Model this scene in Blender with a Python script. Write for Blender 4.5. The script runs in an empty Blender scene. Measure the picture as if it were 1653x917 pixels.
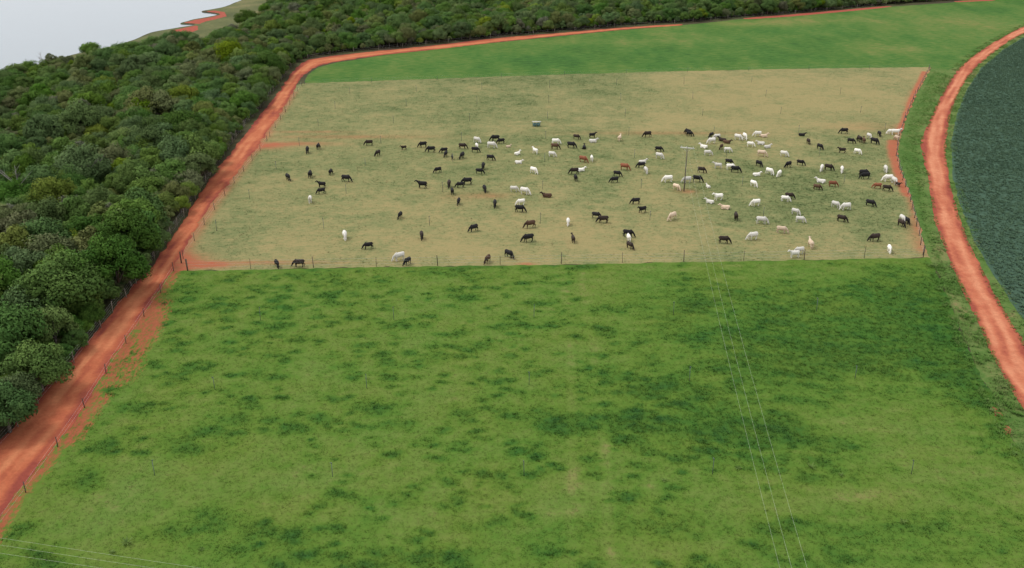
import bpy, bmesh, math, random
import numpy as np
from mathutils import Vector, Matrix

R = math.radians
rng = np.random.default_rng(7)
random.seed(7)
scene = bpy.context.scene
col = scene.collection

# ------------------------------------------------------------------ camera
F_PX, IW, IH = 1500.0, 1653.0, 917.0
CAM_H = 58.0
PITCH = math.atan(673.0 / 1500.0)
cam_d = bpy.data.cameras.new('camera')
cam = bpy.data.objects.new('camera', cam_d)
col.objects.link(cam)
cam.location = (0, 0, CAM_H)
cam.rotation_euler = (math.pi / 2 - PITCH, 0, 0)
cam_d.sensor_width = 36.0
cam_d.lens = F_PX * 36.0 / IW
cam_d.clip_start = 0.5
cam_d.clip_end = 20000
scene.camera = cam

# ------------------------------------------------------------------ sky and sun (overcast)
SUN_EL, SUN_AZ = R(58), R(-75)        # azimuth measured from +Y towards +X
world = bpy.data.worlds.new('World')
scene.world = world
world.use_nodes = True
wn = world.node_tree
for n in list(wn.nodes):
    wn.nodes.remove(n)
w_out = wn.nodes.new('ShaderNodeOutputWorld')
w_bg = wn.nodes.new('ShaderNodeBackground')
w_sky = wn.nodes.new('ShaderNodeTexSky')
w_sky.sky_type = 'NISHITA'
w_sky.sun_disc = False
w_sky.sun_elevation = SUN_EL
w_sky.sun_rotation = SUN_AZ
w_sky.air_density = 1.0
w_sky.dust_density = 6.0
w_sky.ozone_density = 1.0
w_hs = wn.nodes.new('ShaderNodeHueSaturation')
w_hs.inputs['Saturation'].default_value = 0.15
wn.links.new(w_sky.outputs[0], w_hs.inputs['Color'])
w_mix = wn.nodes.new('ShaderNodeMix')            # an even cloud deck over the clear-sky gradient
w_mix.data_type = 'RGBA'
w_mix.inputs[0].default_value = 0.7
w_mix.inputs[7].default_value = (8.1, 8.4, 8.75, 1.0)
wn.links.new(w_hs.outputs[0], w_mix.inputs[6])
wn.links.new(w_mix.outputs[2], w_bg.inputs['Color'])
w_bg.inputs['Strength'].default_value = 0.14
wn.links.new(w_bg.outputs[0], w_out.inputs['Surface'])

sun_d = bpy.data.lights.new('sun', 'SUN')
sun_d.energy = 1.3
sun_d.angle = R(15)
sun_d.color = (1.0, 0.96, 0.9)
sun = bpy.data.objects.new('sun', sun_d)
col.objects.link(sun)
sd = Vector((math.sin(SUN_AZ) * math.cos(SUN_EL), math.cos(SUN_AZ) * math.cos(SUN_EL), math.sin(SUN_EL)))
sun.rotation_euler = sd.to_track_quat('Z', 'Y').to_euler()
sun.location = (0, 0, 200)

vs = scene.view_settings
vs.view_transform = 'Standard'
vs.look = 'None'
vs.exposure = 0.12
vs.gamma = 1.0
vs.use_curve_mapping = False
scene.cycles.max_bounces = 6
scene.cycles.transparent_max_bounces = 8

# ------------------------------------------------------------------ helpers
def gp(px, py, z=0.0):
    """pixel of the photograph -> point on the horizontal plane at height z"""
    a = (px - IW / 2) / F_PX
    b = -(py - IH / 2) / F_PX
    dy = math.cos(PITCH) + b * math.sin(PITCH)
    dz = -math.sin(PITCH) + b * math.cos(PITCH)
    t = (CAM_H - z) / -dz
    return (a * t, dy * t)

def gpl(pts, z=0.0):
    return np.array([gp(*p, z) for p in pts])

def to_px(x, y, z=0.0):
    d = y * math.cos(PITCH) + (CAM_H - z) * math.sin(PITCH)
    v = (CAM_H - z) * math.cos(PITCH) - y * math.sin(PITCH)
    return (IW / 2 + F_PX * x / d, IH / 2 + F_PX * v / d)

def hash2(ix, iy, seed):
    h = (ix.astype(np.int64) * 374761393 + iy.astype(np.int64) * 668265263 + seed * 1442695041) & 0x7fffffff
    h = ((h ^ (h >> 13)) * 1274126177) & 0x7fffffff
    return ((h ^ (h >> 16)) & 0xffff) / 65535.0

def vnoise(x, y, seed):
    ix, iy = np.floor(x), np.floor(y)
    fx, fy = x - ix, y - iy
    fx = fx * fx * (3 - 2 * fx); fy = fy * fy * (3 - 2 * fy)
    a = hash2(ix, iy, seed); b = hash2(ix + 1, iy, seed)
    c = hash2(ix, iy + 1, seed); d = hash2(ix + 1, iy + 1, seed)
    return (a * (1 - fx) + b * fx) * (1 - fy) + (c * (1 - fx) + d * fx) * fy

def fbm(x, y, scale, seed=1, octv=4, gain=0.5):
    """0..1, feature size about `scale` metres"""
    s = 0.0; amp = 1.0; tot = 0.0
    x = x / scale; y = y / scale
    for o in range(octv):
        ca, sa = math.cos(o * 1.3 + seed), math.sin(o * 1.3 + seed)
        s = s + amp * vnoise(x * ca - y * sa + 17.3 * o + 500, x * sa + y * ca + 9.1 * o + 500, seed + o * 31)
        tot += amp; amp *= gain; x = x * 2.03; y = y * 2.03
    return s / tot

def sstep(a, b, x):
    t = np.clip((x - a) / (b - a), 0, 1)
    return t * t * (3 - 2 * t)

def sdf_poly(P, X, Y):
    """signed distance, positive inside"""
    d2 = np.full(X.shape, 1e12)
    inside = np.zeros(X.shape, bool)
    n = len(P)
    for i in range(n):
        ax, ay = P[i]; bx, by = P[(i + 1) % n]
        ex, ey = bx - ax, by - ay
        L = ex * ex + ey * ey + 1e-12
        t = np.clip(((X - ax) * ex + (Y - ay) * ey) / L, 0, 1)
        d2 = np.minimum(d2, (X - ax - t * ex) ** 2 + (Y - ay - t * ey) ** 2)
        if abs(by - ay) > 1e-9:
            c = ((ay > Y) != (by > Y)) & (X < (bx - ax) * (Y - ay) / (by - ay) + ax)
            inside ^= c
    d = np.sqrt(d2)
    return np.where(inside, d, -d)

def dist_line(L, X, Y):
    """distance to a polyline and signed side offset (left positive)"""
    d2 = np.full(X.shape, 1e12); sg = np.zeros(X.shape)
    for i in range(len(L) - 1):
        ax, ay = L[i]; bx, by = L[i + 1]
        ex, ey = bx - ax, by - ay
        q = ex * ex + ey * ey
        t = np.clip(((X - ax) * ex + (Y - ay) * ey) / q, 0, 1)
        dx, dy = X - ax - t * ex, Y - ay - t * ey
        m = dx * dx + dy * dy
        s = np.sign(ex * dy - ey * dx)
        u = m < d2
        d2 = np.where(u, m, d2); sg = np.where(u, s, sg)
    return np.sqrt(d2) * sg

def smooth_line(pts, step):
    """Catmull-Rom resample of a polyline"""
    P = np.array(pts, float)
    P = np.vstack([2 * P[0] - P[1], P, 2 * P[-1] - P[-2]])
    out = []
    for i in range(1, len(P) - 2):
        n = max(2, int(np.linalg.norm(P[i + 1] - P[i]) / step))
        for k in range(n):
            t = k / n
            out.append(0.5 * ((2 * P[i]) + (-P[i - 1] + P[i + 1]) * t + (2 * P[i - 1] - 5 * P[i] + 4 * P[i + 1] - P[i + 2]) * t * t
                              + (-P[i - 1] + 3 * P[i] - 3 * P[i + 1] + P[i + 2]) * t ** 3))
    out.append(P[-2])
    return np.array(out)

def mesh_np(name, V, F, mat, parent=None, attrs=None, smooth=False):
    """V (n,3), F list of (m,k) arrays or list of lists"""
    me = bpy.data.meshes.new(name)
    V = np.asarray(V, np.float32)
    if isinstance(F, np.ndarray):
        F = [F]
    loops = []; starts = []; s = 0
    for A in F:
        if isinstance(A, np.ndarray):
            m, k = A.shape
            loops.append(A.reshape(-1).astype(np.int32)); starts.append(np.arange(m, dtype=np.int32) * k + s); s += m * k
        else:
            for p in A:
                loops.append(np.array(p, np.int32)); starts.append(np.array([s], np.int32)); s += len(p)
    me.vertices.add(len(V)); me.vertices.foreach_set('co', V.reshape(-1))
    if loops:
        L = np.concatenate(loops); S = np.concatenate(starts)
        me.loops.add(len(L)); me.loops.foreach_set('vertex_index', L)
        me.polygons.add(len(S)); me.polygons.foreach_set('loop_start', S)
    for k, a in (attrs or {}).items():
        at = me.attributes.new(k, 'FLOAT', 'POINT')
        at.data.foreach_set('value', np.asarray(a, np.float32))
    me.update(calc_edges=True)
    if smooth:
        me.polygons.foreach_set('use_smooth', np.ones(len(me.polygons), bool))
    if mat:
        me.materials.append(mat)
    o = bpy.data.objects.new(name, me)
    col.objects.link(o)
    if parent:
        o.parent = parent
    return o

def tag(o, label=None, cat=None, group=None, kind=None):
    if label: o['label'] = label
    if cat: o['category'] = cat
    if group: o['group'] = group
    if kind: o['kind'] = kind
    return o

def empty(name, loc=(0, 0, 0), rz=0.0):
    o = bpy.data.objects.new(name, None)
    o.empty_display_size = 0.3
    o.location = loc; o.rotation_euler = (0, 0, rz)
    col.objects.link(o)
    return o

def tube_geo(path, radii, n=6, caps=True):
    """tapered tube along points -> V,F lists"""
    P = [Vector(p) for p in path]
    V = []; F = []
    up = Vector((0.13, 0.21, 0.97))
    for i, p in enumerate(P):
        t = (P[min(i + 1, len(P) - 1)] - P[max(i - 1, 0)]).normalized()
        a = t.cross(up)
        if a.length < 0.05: a = t.cross(Vector((1, 0, 0)))
        a.normalize(); b = t.cross(a)
        r = radii[i] if hasattr(radii, '__len__') else radii
        for k in range(n):
            w = 2 * math.pi * k / n
            V.append(tuple(p + a * (r * math.cos(w)) + b * (r * math.sin(w))))
    for i in range(len(P) - 1):
        for k in range(n):
            k2 = (k + 1) % n
            F.append((i * n + k, i * n + k2, (i + 1) * n + k2, (i + 1) * n + k))
    if caps:
        F.append(tuple(range(n - 1, -1, -1))); F.append(tuple((len(P) - 1) * n + k for k in range(n)))
    return V, F

class Geo:
    def __init__(s): s.V = []; s.F = []
    def add(s, V, F):
        o = len(s.V); s.V += list(V); s.F += [tuple(i + o for i in f) for f in F]; return s
    def tube(s, path, radii, n=6): return s.add(*tube_geo(path, radii, n))
    def box(s, c, size, M=None):
        x, y, z = (q / 2 for q in size)
        V = [(-x, -y, -z), (x, -y, -z), (x, y, -z), (-x, y, -z), (-x, -y, z), (x, -y, z), (x, y, z), (-x, y, z)]
        if M is not None: V = [tuple(M @ Vector(v)) for v in V]
        V = [(v[0] + c[0], v[1] + c[1], v[2] + c[2]) for v in V]
        return s.add(V, [(0, 3, 2, 1), (4, 5, 6, 7), (0, 1, 5, 4), (1, 2, 6, 5), (2, 3, 7, 6), (3, 0, 4, 7)])
    def build(s, name, mat, parent=None, smooth=False):
        return mesh_np(name, s.V, [s.F], mat, parent, smooth=smooth)

# ------------------------------------------------------------------ material helpers
class NT:
    def __init__(s, name):
        s.m = bpy.data.materials.new(name); s.m.use_nodes = True
        s.t = s.m.node_tree
        for n in list(s.t.nodes): s.t.nodes.remove(n)
        s.out = s.n('ShaderNodeOutputMaterial')
        s.pos = s.n('ShaderNodeNewGeometry').outputs['Position']
    def n(s, typ): return s.t.nodes.new(typ)
    def l(s, a, b): s.t.links.new(a, b)
    def put(s, sock, v):
        if isinstance(v, bpy.types.NodeSocket): s.l(v, sock)
        elif isinstance(v, (int, float)): sock.default_value = v
        else: sock.default_value = (*v, 1.0) if len(v) == 3 and sock.type == 'RGBA' else v
    def attr(s, name, typ='GEOMETRY'):
        a = s.n('ShaderNodeAttribute'); a.attribute_name = name; a.attribute_type = typ
        return a.outputs['Fac']
    def noise(s, scale, detail=4, rough=0.55, vec=None, stretch=None):
        v = vec or s.pos
        if stretch:
            mp = s.n('ShaderNodeMapping'); s.l(v, mp.inputs['Vector']); mp.inputs['Scale'].default_value = stretch; v = mp.outputs[0]
        t = s.n('ShaderNodeTexNoise'); s.l(v, t.inputs['Vector'])
        t.inputs['Scale'].default_value = scale; t.inputs['Detail'].default_value = detail; t.inputs['Roughness'].default_value = rough
        return t.outputs['Fac']
    def math(s, op, a, b=0.0, c=0.0, clamp=False):
        m = s.n('ShaderNodeMath'); m.operation = op; m.use_clamp = clamp
        s.put(m.inputs[0], a); s.put(m.inputs[1], b); s.put(m.inputs[2], c)
        return m.outputs[0]
    def rng(s, v, a, b, c, d):
        m = s.n('ShaderNodeMapRange'); s.put(m.inputs[0], v)
        for i, q in enumerate((a, b, c, d)): m.inputs[i + 1].default_value = q
        return m.outputs[0]
    def mix(s, f, a, b, mode='MIX'):
        m = s.n('ShaderNodeMix'); m.data_type = 'RGBA'; m.blend_type = mode
        s.put(m.inputs[0], f); s.put(m.inputs[6], a); s.put(m.inputs[7], b)
        return m.outputs[2]
    def ramp(s, f, stops):
        r = s.n('ShaderNodeValToRGB'); s.put(r.inputs[0], f)
        e = r.color_ramp.elements
        while len(e) < len(stops): e.new(0.5)
        for k, (p, c) in enumerate(stops):
            e[k].position = p; e[k].color = (*c, 1.0)
        return r.outputs[0]
    def bump(s, h, strength, dist):
        b = s.n('ShaderNodeBump'); s.put(b.inputs['Height'], h)
        b.inputs['Strength'].default_value = strength; b.inputs['Distance'].default_value = dist
        return b.outputs[0]
    def hsv(s, c, h=0.5, sat=1.0, v=1.0):
        n = s.n('ShaderNodeHueSaturation'); s.put(n.inputs['Color'], c); s.put(n.inputs['Hue'], h); s.put(n.inputs['Saturation'], sat); s.put(n.inputs['Value'], v)
        return n.outputs[0]
    def soft_normal(s, k):
        """blade normal bent towards the sky, as a deep sward scatters light"""
        g = s.n('ShaderNodeNewGeometry').outputs['Normal']
        m = s.n('ShaderNodeVectorMath'); m.operation = 'MULTIPLY_ADD'; s.l(g, m.inputs[0]); m.inputs[1].default_value = (k, k, k); m.inputs[2].default_value = (0, 0, 1)
        n = s.n('ShaderNodeVectorMath'); n.operation = 'NORMALIZE'; s.l(m.outputs[0], n.inputs[0])
        return n.outputs[0]
    def lobe_normal(s, k):
        a = s.n('ShaderNodeAttribute'); a.attribute_name = 'lobe'
        v = s.n('ShaderNodeVectorTransform'); v.vector_type = 'NORMAL'; v.convert_from = 'OBJECT'; v.convert_to = 'WORLD'; s.l(a.outputs['Vector'], v.inputs[0])
        g = s.n('ShaderNodeNewGeometry').outputs['Normal']
        m = s.n('ShaderNodeVectorMath'); m.operation = 'MULTIPLY_ADD'; s.l(g, m.inputs[0]); m.inputs[1].default_value = (k, k, k); s.l(v.outputs[0], m.inputs[2])
        n = s.n('ShaderNodeVectorMath'); n.operation = 'NORMALIZE'; s.l(m.outputs[0], n.inputs[0])
        return n.outputs[0]
    def surf(s, color, rough=0.9, spec=0.15, normal=None, metal=0.0, trans=0.0):
        p = s.n('ShaderNodeBsdfPrincipled')
        s.put(p.inputs['Base Color'], color); s.put(p.inputs['Roughness'], rough)
        p.inputs['Specular IOR Level'].default_value = spec; p.inputs['Metallic'].default_value = metal
        if normal is not None: s.l(normal, p.inputs['Normal'])
        if trans > 0:
            tr = s.n('ShaderNodeBsdfTranslucent'); s.put(tr.inputs['Color'], color)
            if normal is not None: s.l(normal, tr.inputs['Normal'])
            mx = s.n('ShaderNodeMixShader'); mx.inputs[0].default_value = trans
            s.l(p.outputs[0], mx.inputs[1]); s.l(tr.outputs[0], mx.inputs[2]); s.l(mx.outputs[0], s.out.inputs['Surface'])
        else:
            s.l(p.outputs[0], s.out.inputs['Surface'])
        return s.m

M = {}
# -- forest floor / lakeside ground
t = NT('forest_floor')
n1 = t.noise(0.05, 5); n2 = t.noise(0.9, 5)
c = t.ramp(n1, [(0.35, (0.055, 0.04, 0.025)), (0.5, (0.06, 0.062, 0.024)), (0.65, (0.075, 0.085, 0.03))])
c = t.mix(t.rng(n2, 0.3, 0.7, 0.0, 0.6), c, (0.045, 0.032, 0.02))
M['floor'] = t.surf(c, 0.95, normal=t.bump(n2, 0.5, 0.3))
# -- lakeside grass
t = NT('shore_grass')
n1 = t.noise(0.06, 5); n2 = t.noise(0.7, 5)
c = t.ramp(n1, [(0.3, (0.075, 0.085, 0.03)), (0.55, (0.12, 0.125, 0.045)), (0.7, (0.19, 0.165, 0.07))])
c = t.mix(t.rng(n2, 0.35, 0.7, 0.0, 0.5), c, (0.05, 0.062, 0.024))
M['shore'] = t.surf(c, 0.95, normal=t.bump(n2, 0.5, 0.3))
# -- pasture (ground and blades share the albedo)
def pasture_mat(name, ground):
    t = NT(name)
    tone = t.attr('tone')
    nf = t.noise(2.6, 4, 0.65); nl = t.noise(0.11, 3); nm = t.noise(0.8, 4)
    tt = t.math('ADD', tone, t.rng(nf, 0.25, 0.75, -0.10, 0.10))
    tt = t.math('ADD', tt, t.rng(nm, 0.25, 0.75, -0.10, 0.10), clamp=True)
    c = t.ramp(tt, [(0.0, (0.185, 0.180, 0.062)), (0.16, (0.120, 0.170, 0.036)), (0.42, (0.084, 0.150, 0.022)),
                    (0.70, (0.046, 0.110, 0.017)), (1.0, (0.026, 0.084, 0.021))])
    c = t.hsv(c, t.rng(nl, 0.3, 0.7, 0.49, 0.51), 1.0, t.rng(nf, 0.3, 0.7, 0.82, 1.13))
    if ground:
        red = t.attr('red'); ng_ = t.noise(1.8, 5, 0.75, stretch=(1.5, 0.6, 1.0))
        rr = t.rng(t.math('ADD', red, t.math('MULTIPLY', t.rng(ng_, 0.3, 0.7, -0.6, 0.6), t.rng(red, 0.02, 0.25, 0.0, 1.0))), 0.28, 0.78, 0.0, 1.0)
        c = t.mix(t.math('MULTIPLY', rr, 0.85), c, t.ramp(ng_, [(0.3, (0.22, 0.052, 0.034)), (0.7, (0.36, 0.092, 0.052))]))
        return t.surf(c, 0.95, 0.05, t.bump(nf, 0.45, 0.12))
    return t.surf(c, 0.8, 0.05, t.soft_normal(0.45))
M['pasture'] = pasture_mat('pasture_turf', True)
M['blades'] = pasture_mat('pasture_blades', False)
# -- far pasture
t = NT('far_pasture_turf')
tone = t.attr('tone')
nf = t.noise(0.55, 5, 0.72, stretch=(0.6, 1.2, 1.0)); nl = t.noise(0.05, 3); 
tt = t.math('ADD', tone, t.rng(nf, 0.3, 0.7, -0.34, 0.34), clamp=True)
c = t.ramp(tt, [(0.0, (0.16, 0.165, 0.05)), (0.3, (0.092, 0.150, 0.034)), (0.6, (0.054, 0.126, 0.024)), (1.0, (0.028, 0.08, 0.018))])
c = t.hsv(c, t.rng(nl, 0.3, 0.7, 0.493, 0.507), 1.0, 1.0)
M['far_pasture'] = t.surf(c, 0.95, 0.05, t.bump(nf, 0.5, 0.25))
# -- grazed paddock
def paddock_mat(name, ground):
    t = NT(name)
    tone = t.attr('tone'); red = t.attr('red')
    nf = t.noise(1.3, 6, 0.8, stretch=(0.6, 1.2, 1.0)); nm = t.noise(0.45, 4, 0.6)
    tt = t.math('ADD', tone, t.rng(nf, 0.3, 0.7, -0.40, 0.40))
    tt = t.math('ADD', tt, t.rng(nm, 0.3, 0.7, -0.14, 0.14), clamp=True)
    c = t.ramp(tt, [(0.0, (0.268, 0.220, 0.098)), (0.3, (0.213, 0.200, 0.086)), (0.6, (0.150, 0.168, 0.068)), (0.85, (0.105, 0.13, 0.048)), (1.0, (0.07, 0.095, 0.035))])
    if ground:
        rr = t.math('MULTIPLY', red, t.rng(nf, 0.2, 0.7, 1.25, 0.45), clamp=True)
        c = t.mix(rr, c, (0.36, 0.085, 0.05))
        return t.surf(c, 0.95, 0.05, t.bump(nf, 0.6, 0.12))
    return t.surf(c, 0.9, 0.03, t.soft_normal(0.5))
M['paddock'] = paddock_mat('paddock_turf', True)
M['stubble'] = paddock_mat('paddock_stubble', False)
# -- verge
t = NT('verge_turf')
tone = t.attr('tone')
nf = t.noise(1.4, 5, 0.65); nm = t.noise(0.3, 4)
tt = t.math('ADD', tone, t.rng(nf, 0.3, 0.7, -0.2, 0.2))
tt = t.math('ADD', tt, t.rng(nm, 0.3, 0.7, -0.15, 0.15), clamp=True)
c = t.ramp(tt, [(0.0, (0.22, 0.15, 0.075)), (0.25, (0.13, 0.158, 0.05)), (0.5, (0.085, 0.142, 0.034)), (0.75, (0.058, 0.12, 0.024)), (1.0, (0.035, 0.08, 0.02))])
M['verge'] = t.surf(c, 0.95, 0.05, t.bump(nf, 0.5, 0.2))
t = NT('tall_grass_blades')
tone = t.attr('tone')
c = t.ramp(tone, [(0.0, (0.21, 0.185, 0.095)), (0.3, (0.115, 0.185, 0.048)), (0.6, (0.082, 0.18, 0.03)), (1.0, (0.04, 0.09, 0.022))])
M['tall'] = t.surf(c, 0.8, 0.05, t.soft_normal(0.35))
# -- red dirt
def dirt_mat(name, pale, mid, deep):
    t = NT(name)
    lat = t.attr('lat'); edge = t.attr('edge')
    n1 = t.noise(0.22, 5, 0.6); n2 = t.noise(2.2, 5, 0.7); n3 = t.attr('streak')
    ab = t.math('ABSOLUTE', lat)
    rut = t.math('ABSOLUTE', t.math('SUBTRACT', ab, 0.9))
    rutm = t.rng(rut, 0.0, 0.75, 1.0, 0.0)
    k = t.rng(edge, 0.0, 2.0, 0.0, 0.62)
    k = t.math('ADD', k, t.math('MULTIPLY', rutm, 0.34))
    k = t.math('ADD', k, t.rng(n1, 0.3, 0.7, -0.25, 0.25))
    k = t.math('ADD', k, t.rng(n3, 0.3, 0.7, -0.28, 0.28), clamp=True)
    c = t.ramp(k, [(0.0, deep), (0.5, mid), (1.0, pale)])
    c = t.hsv(c, 0.5, 1.0, t.rng(n2, 0.3, 0.7, 0.84, 1.12))
    return t.surf(c, 0.95, 0.08, t.bump(t.math('ADD', n2, t.math('MULTIPLY', rutm, -0.5)), 0.5, 0.12))
M['dirt_l'] = dirt_mat('red_dirt_track', (0.49, 0.176, 0.083), (0.385, 0.108, 0.052), (0.24, 0.055, 0.038))
M['dirt_r'] = dirt_mat('red_dirt_road', (0.52, 0.205, 0.112), (0.41, 0.125, 0.066), (0.26, 0.060, 0.038))
t = NT('bare_red_soil')
n2 = t.noise(1.2, 5, 0.7)
M['soil'] = t.surf(t.ramp(n2, [(0.3, (0.21, 0.052, 0.036)), (0.55, (0.33, 0.080, 0.052)), (0.75, (0.40, 0.125, 0.075))]), 0.95, 0.08, t.bump(n2, 0.6, 0.1))
# -- crop
t = NT('crop_soil')
n2 = t.noise(1.0, 5, 0.7)
M['crop_soil'] = t.surf(t.ramp(n2, [(0.3, (0.042, 0.080, 0.052)), (0.7, (0.064, 0.110, 0.072))]), 0.95, 0.05, t.bump(n2, 0.6, 0.3))
t = NT('crop_leaves')
tone = t.attr('tone')
M['crop'] = t.surf(t.ramp(tone, [(0.0, (0.046, 0.090, 0.050)), (0.5, (0.068, 0.122, 0.068)), (1.0, (0.096, 0.158, 0.088))]), 0.7, 0.15, t.soft_normal(0.35))
# -- water
t = NT('lake_water')
nw = t.noise(0.35, 4, 0.55)
M['water'] = t.surf((0.19, 0.22, 0.24), 0.12, 0.5, t.bump(nw, 0.04, 0.2))
# -- leaves: one per tree kind
def leaf_mat(name, lo, hi):
    t = NT(name)
    oi = t.n('ShaderNodeObjectInfo').outputs['Random']
    tone = t.attr('tone')
    nz = t.noise(1.4, 3)
    k = t.math('ADD', t.math('MULTIPLY', tone, 0.7), t.rng(nz, 0.3, 0.7, -0.15, 0.3), clamp=True)
    c = t.mix(k, lo, hi)
    r2 = t.math('FRACT', t.math('MULTIPLY', oi, 7.13))
    c = t.hsv(c, t.rng(oi, 0, 1, 0.480, 0.515), t.rng(r2, 0, 1, 0.82, 1.15), t.rng(t.math('FRACT', t.math('MULTIPLY', oi, 3.7)), 0, 1, 0.80, 1.22))
    return t.surf(c, 0.7, 0.05, t.lobe_normal(0.5), trans=0.16)
LEAF = {
    'mid': leaf_mat('leaves_mid_green', (0.080, 0.145, 0.032), (0.155, 0.245, 0.060)),
    'dark': leaf_mat('leaves_dark_green', (0.062, 0.122, 0.031), (0.125, 0.205, 0.053)),
    'olive': leaf_mat('leaves_olive', (0.098, 0.124, 0.042), (0.195, 0.225, 0.084)),
    'lime': leaf_mat('leaves_lime', (0.10, 0.155, 0.022), (0.215, 0.28, 0.048)),
    'grey': leaf_mat('leaves_greyish', (0.095, 0.102, 0.062), (0.19, 0.195, 0.125)),
}
t = NT('bark')
nb = t.noise(6.0, 4)
M['bark'] = t.surf(t.ramp(nb, [(0.3, (0.07, 0.055, 0.042)), (0.7, (0.19, 0.165, 0.14))]), 0.9, 0.1)
t = NT('dead_wood')
nb = t.noise(5.0, 4)
M['dead'] = t.surf(t.ramp(nb, [(0.3, (0.15, 0.135, 0.12)), (0.7, (0.3, 0.28, 0.25))]), 0.9, 0.1)
t = NT('weathered_post')
nb = t.noise(7.0, 4); oi = t.n('ShaderNodeObjectInfo').outputs['Random']
M['post'] = t.surf(t.hsv(t.ramp(nb, [(0.3, (0.06, 0.045, 0.035)), (0.7, (0.15, 0.12, 0.095))]), 0.5, 1.0, t.rng(oi, 0, 1, 0.6, 1.3)), 0.9, 0.1)
t = NT('pale_post')
nb = t.noise(7.0, 4)
M['pale_post'] = t.surf(t.ramp(nb, [(0.3, (0.16, 0.13, 0.1)), (0.7, (0.34, 0.29, 0.24))]), 0.9, 0.1)
t = NT('galvanised_wire')
M['wire'] = t.surf(t.ramp(t.noise(2.0), [(0.3, (0.42, 0.42, 0.40)), (0.7, (0.6, 0.6, 0.57))]), 0.5, 0.5, metal=0.3)
t = NT('aluminium_conductor')
M['line'] = t.surf(t.ramp(t.noise(0.5), [(0.3, (0.46, 0.48, 0.38)), (0.7, (0.58, 0.6, 0.48))]), 0.5, 0.5)
t = NT('riser_pipe')
oi = t.n('ShaderNodeObjectInfo').outputs['Random']
M['riser'] = t.surf(t.ramp(t.math('ADD', oi, t.math('MULTIPLY', t.noise(4.0), 0.1)), [(0.0, (0.05, 0.055, 0.06)), (1.0, (0.12, 0.14, 0.15))]), 0.6, 0.3)
t = NT('pole_wood')
M['pole'] = t.surf(t.ramp(t.noise(5.0), [(0.3, (0.09, 0.075, 0.06)), (0.7, (0.19, 0.165, 0.14))]), 0.9, 0.1)
t = NT('pale_painted_metal')
M['pale'] = t.surf(t.ramp(t.noise(3.0), [(0.3, (0.5, 0.49, 0.44)), (0.7, (0.68, 0.66, 0.6))]), 0.6, 0.3)
t = NT('blue_green_plastic')
M['tub'] = t.surf(t.ramp(t.noise(3.0), [(0.3, (0.05, 0.12, 0.115)), (0.7, (0.12, 0.2, 0.185))]), 0.45, 0.4)
t = NT('porcelain')
M['porcelain'] = t.surf(t.ramp(t.noise(8.0), [(0.3, (0.5, 0.45, 0.4)), (0.7, (0.7, 0.66, 0.6))]), 0.3, 0.5)
# -- cattle coats
def coat(name, a, b, legs=None):
    t = NT(name)
    oi = t.n('ShaderNodeObjectInfo').outputs['Random']
    tc = t.n('ShaderNodeTexCoord').outputs['Object']
    nz = t.noise(2.2, 4, 0.6, vec=tc)
    c = t.mix(t.rng(nz, 0.3, 0.7, 0, 1), a, b)
    if legs:
        sep = t.n('ShaderNodeSeparateXYZ'); t.l(tc, sep.inputs[0])
        c = t.mix(t.math('MULTIPLY', t.rng(sep.outputs[0], 0.35, 0.95, 0.0, 1.0), 0.75, clamp=True), c, legs)
    c = t.hsv(c, 0.5, 1.0, t.rng(oi, 0, 1, 0.74, 1.2))
    return t.surf(c, 0.75, 0.2)
COAT = {
    'black': coat('coat_black', (0.010, 0.009, 0.010), (0.022, 0.020, 0.020)),
    'dark brown': coat('coat_dark_brown', (0.024, 0.017, 0.014), (0.055, 0.036, 0.026), (0.014, 0.011, 0.010)),
    'brown': coat('coat_brown', (0.06, 0.03, 0.018), (0.125, 0.07, 0.042), (0.025, 0.016, 0.012)),
    'red': coat('coat_red', (0.20, 0.062, 0.032), (0.31, 0.115, 0.06)),
    'cream': coat('coat_cream', (0.50, 0.36, 0.25), (0.66, 0.52, 0.39)),
    'white': coat('coat_white', (0.66, 0.61, 0.54), (0.80, 0.76, 0.69), (0.68, 0.63, 0.57)),
}

# ------------------------------------------------------------------ outlines (photo pixels on the ground plane)
SHORE_PX = [(-520, 330), (-300, 225), (-120, 158), (0, 122), (60, 104), (110, 90), (160, 79), (200, 70), (230, 58), (250, 51), (275, 46.5), (295, 43.2), (310, 41.2),
            (324, 40.4), (322, 39.0), (308, 38.2), (291, 37.2), (303, 34), (312, 31.5), (336, 27), (352, 23.5), (351, 21.8), (342, 20), (327, 18), (345, 14.5), (360, 11.3), (375, 6), (389, 0.8),
            (405, -8), (440, -24), (480, -48), (560, -82), (640, -105)]
shore = smooth_line(gpl(SHORE_PX), 1.2)
sn = fbm(shore[:, 0], shore[:, 1], 7.0, 91, 4) - 0.5
shore[:, 0] += sn * 1.2
shore[:, 1] += (fbm(shore[:, 0] + 300, shore[:, 1], 7.0, 17, 4) - 0.5) * 1.0

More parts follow.
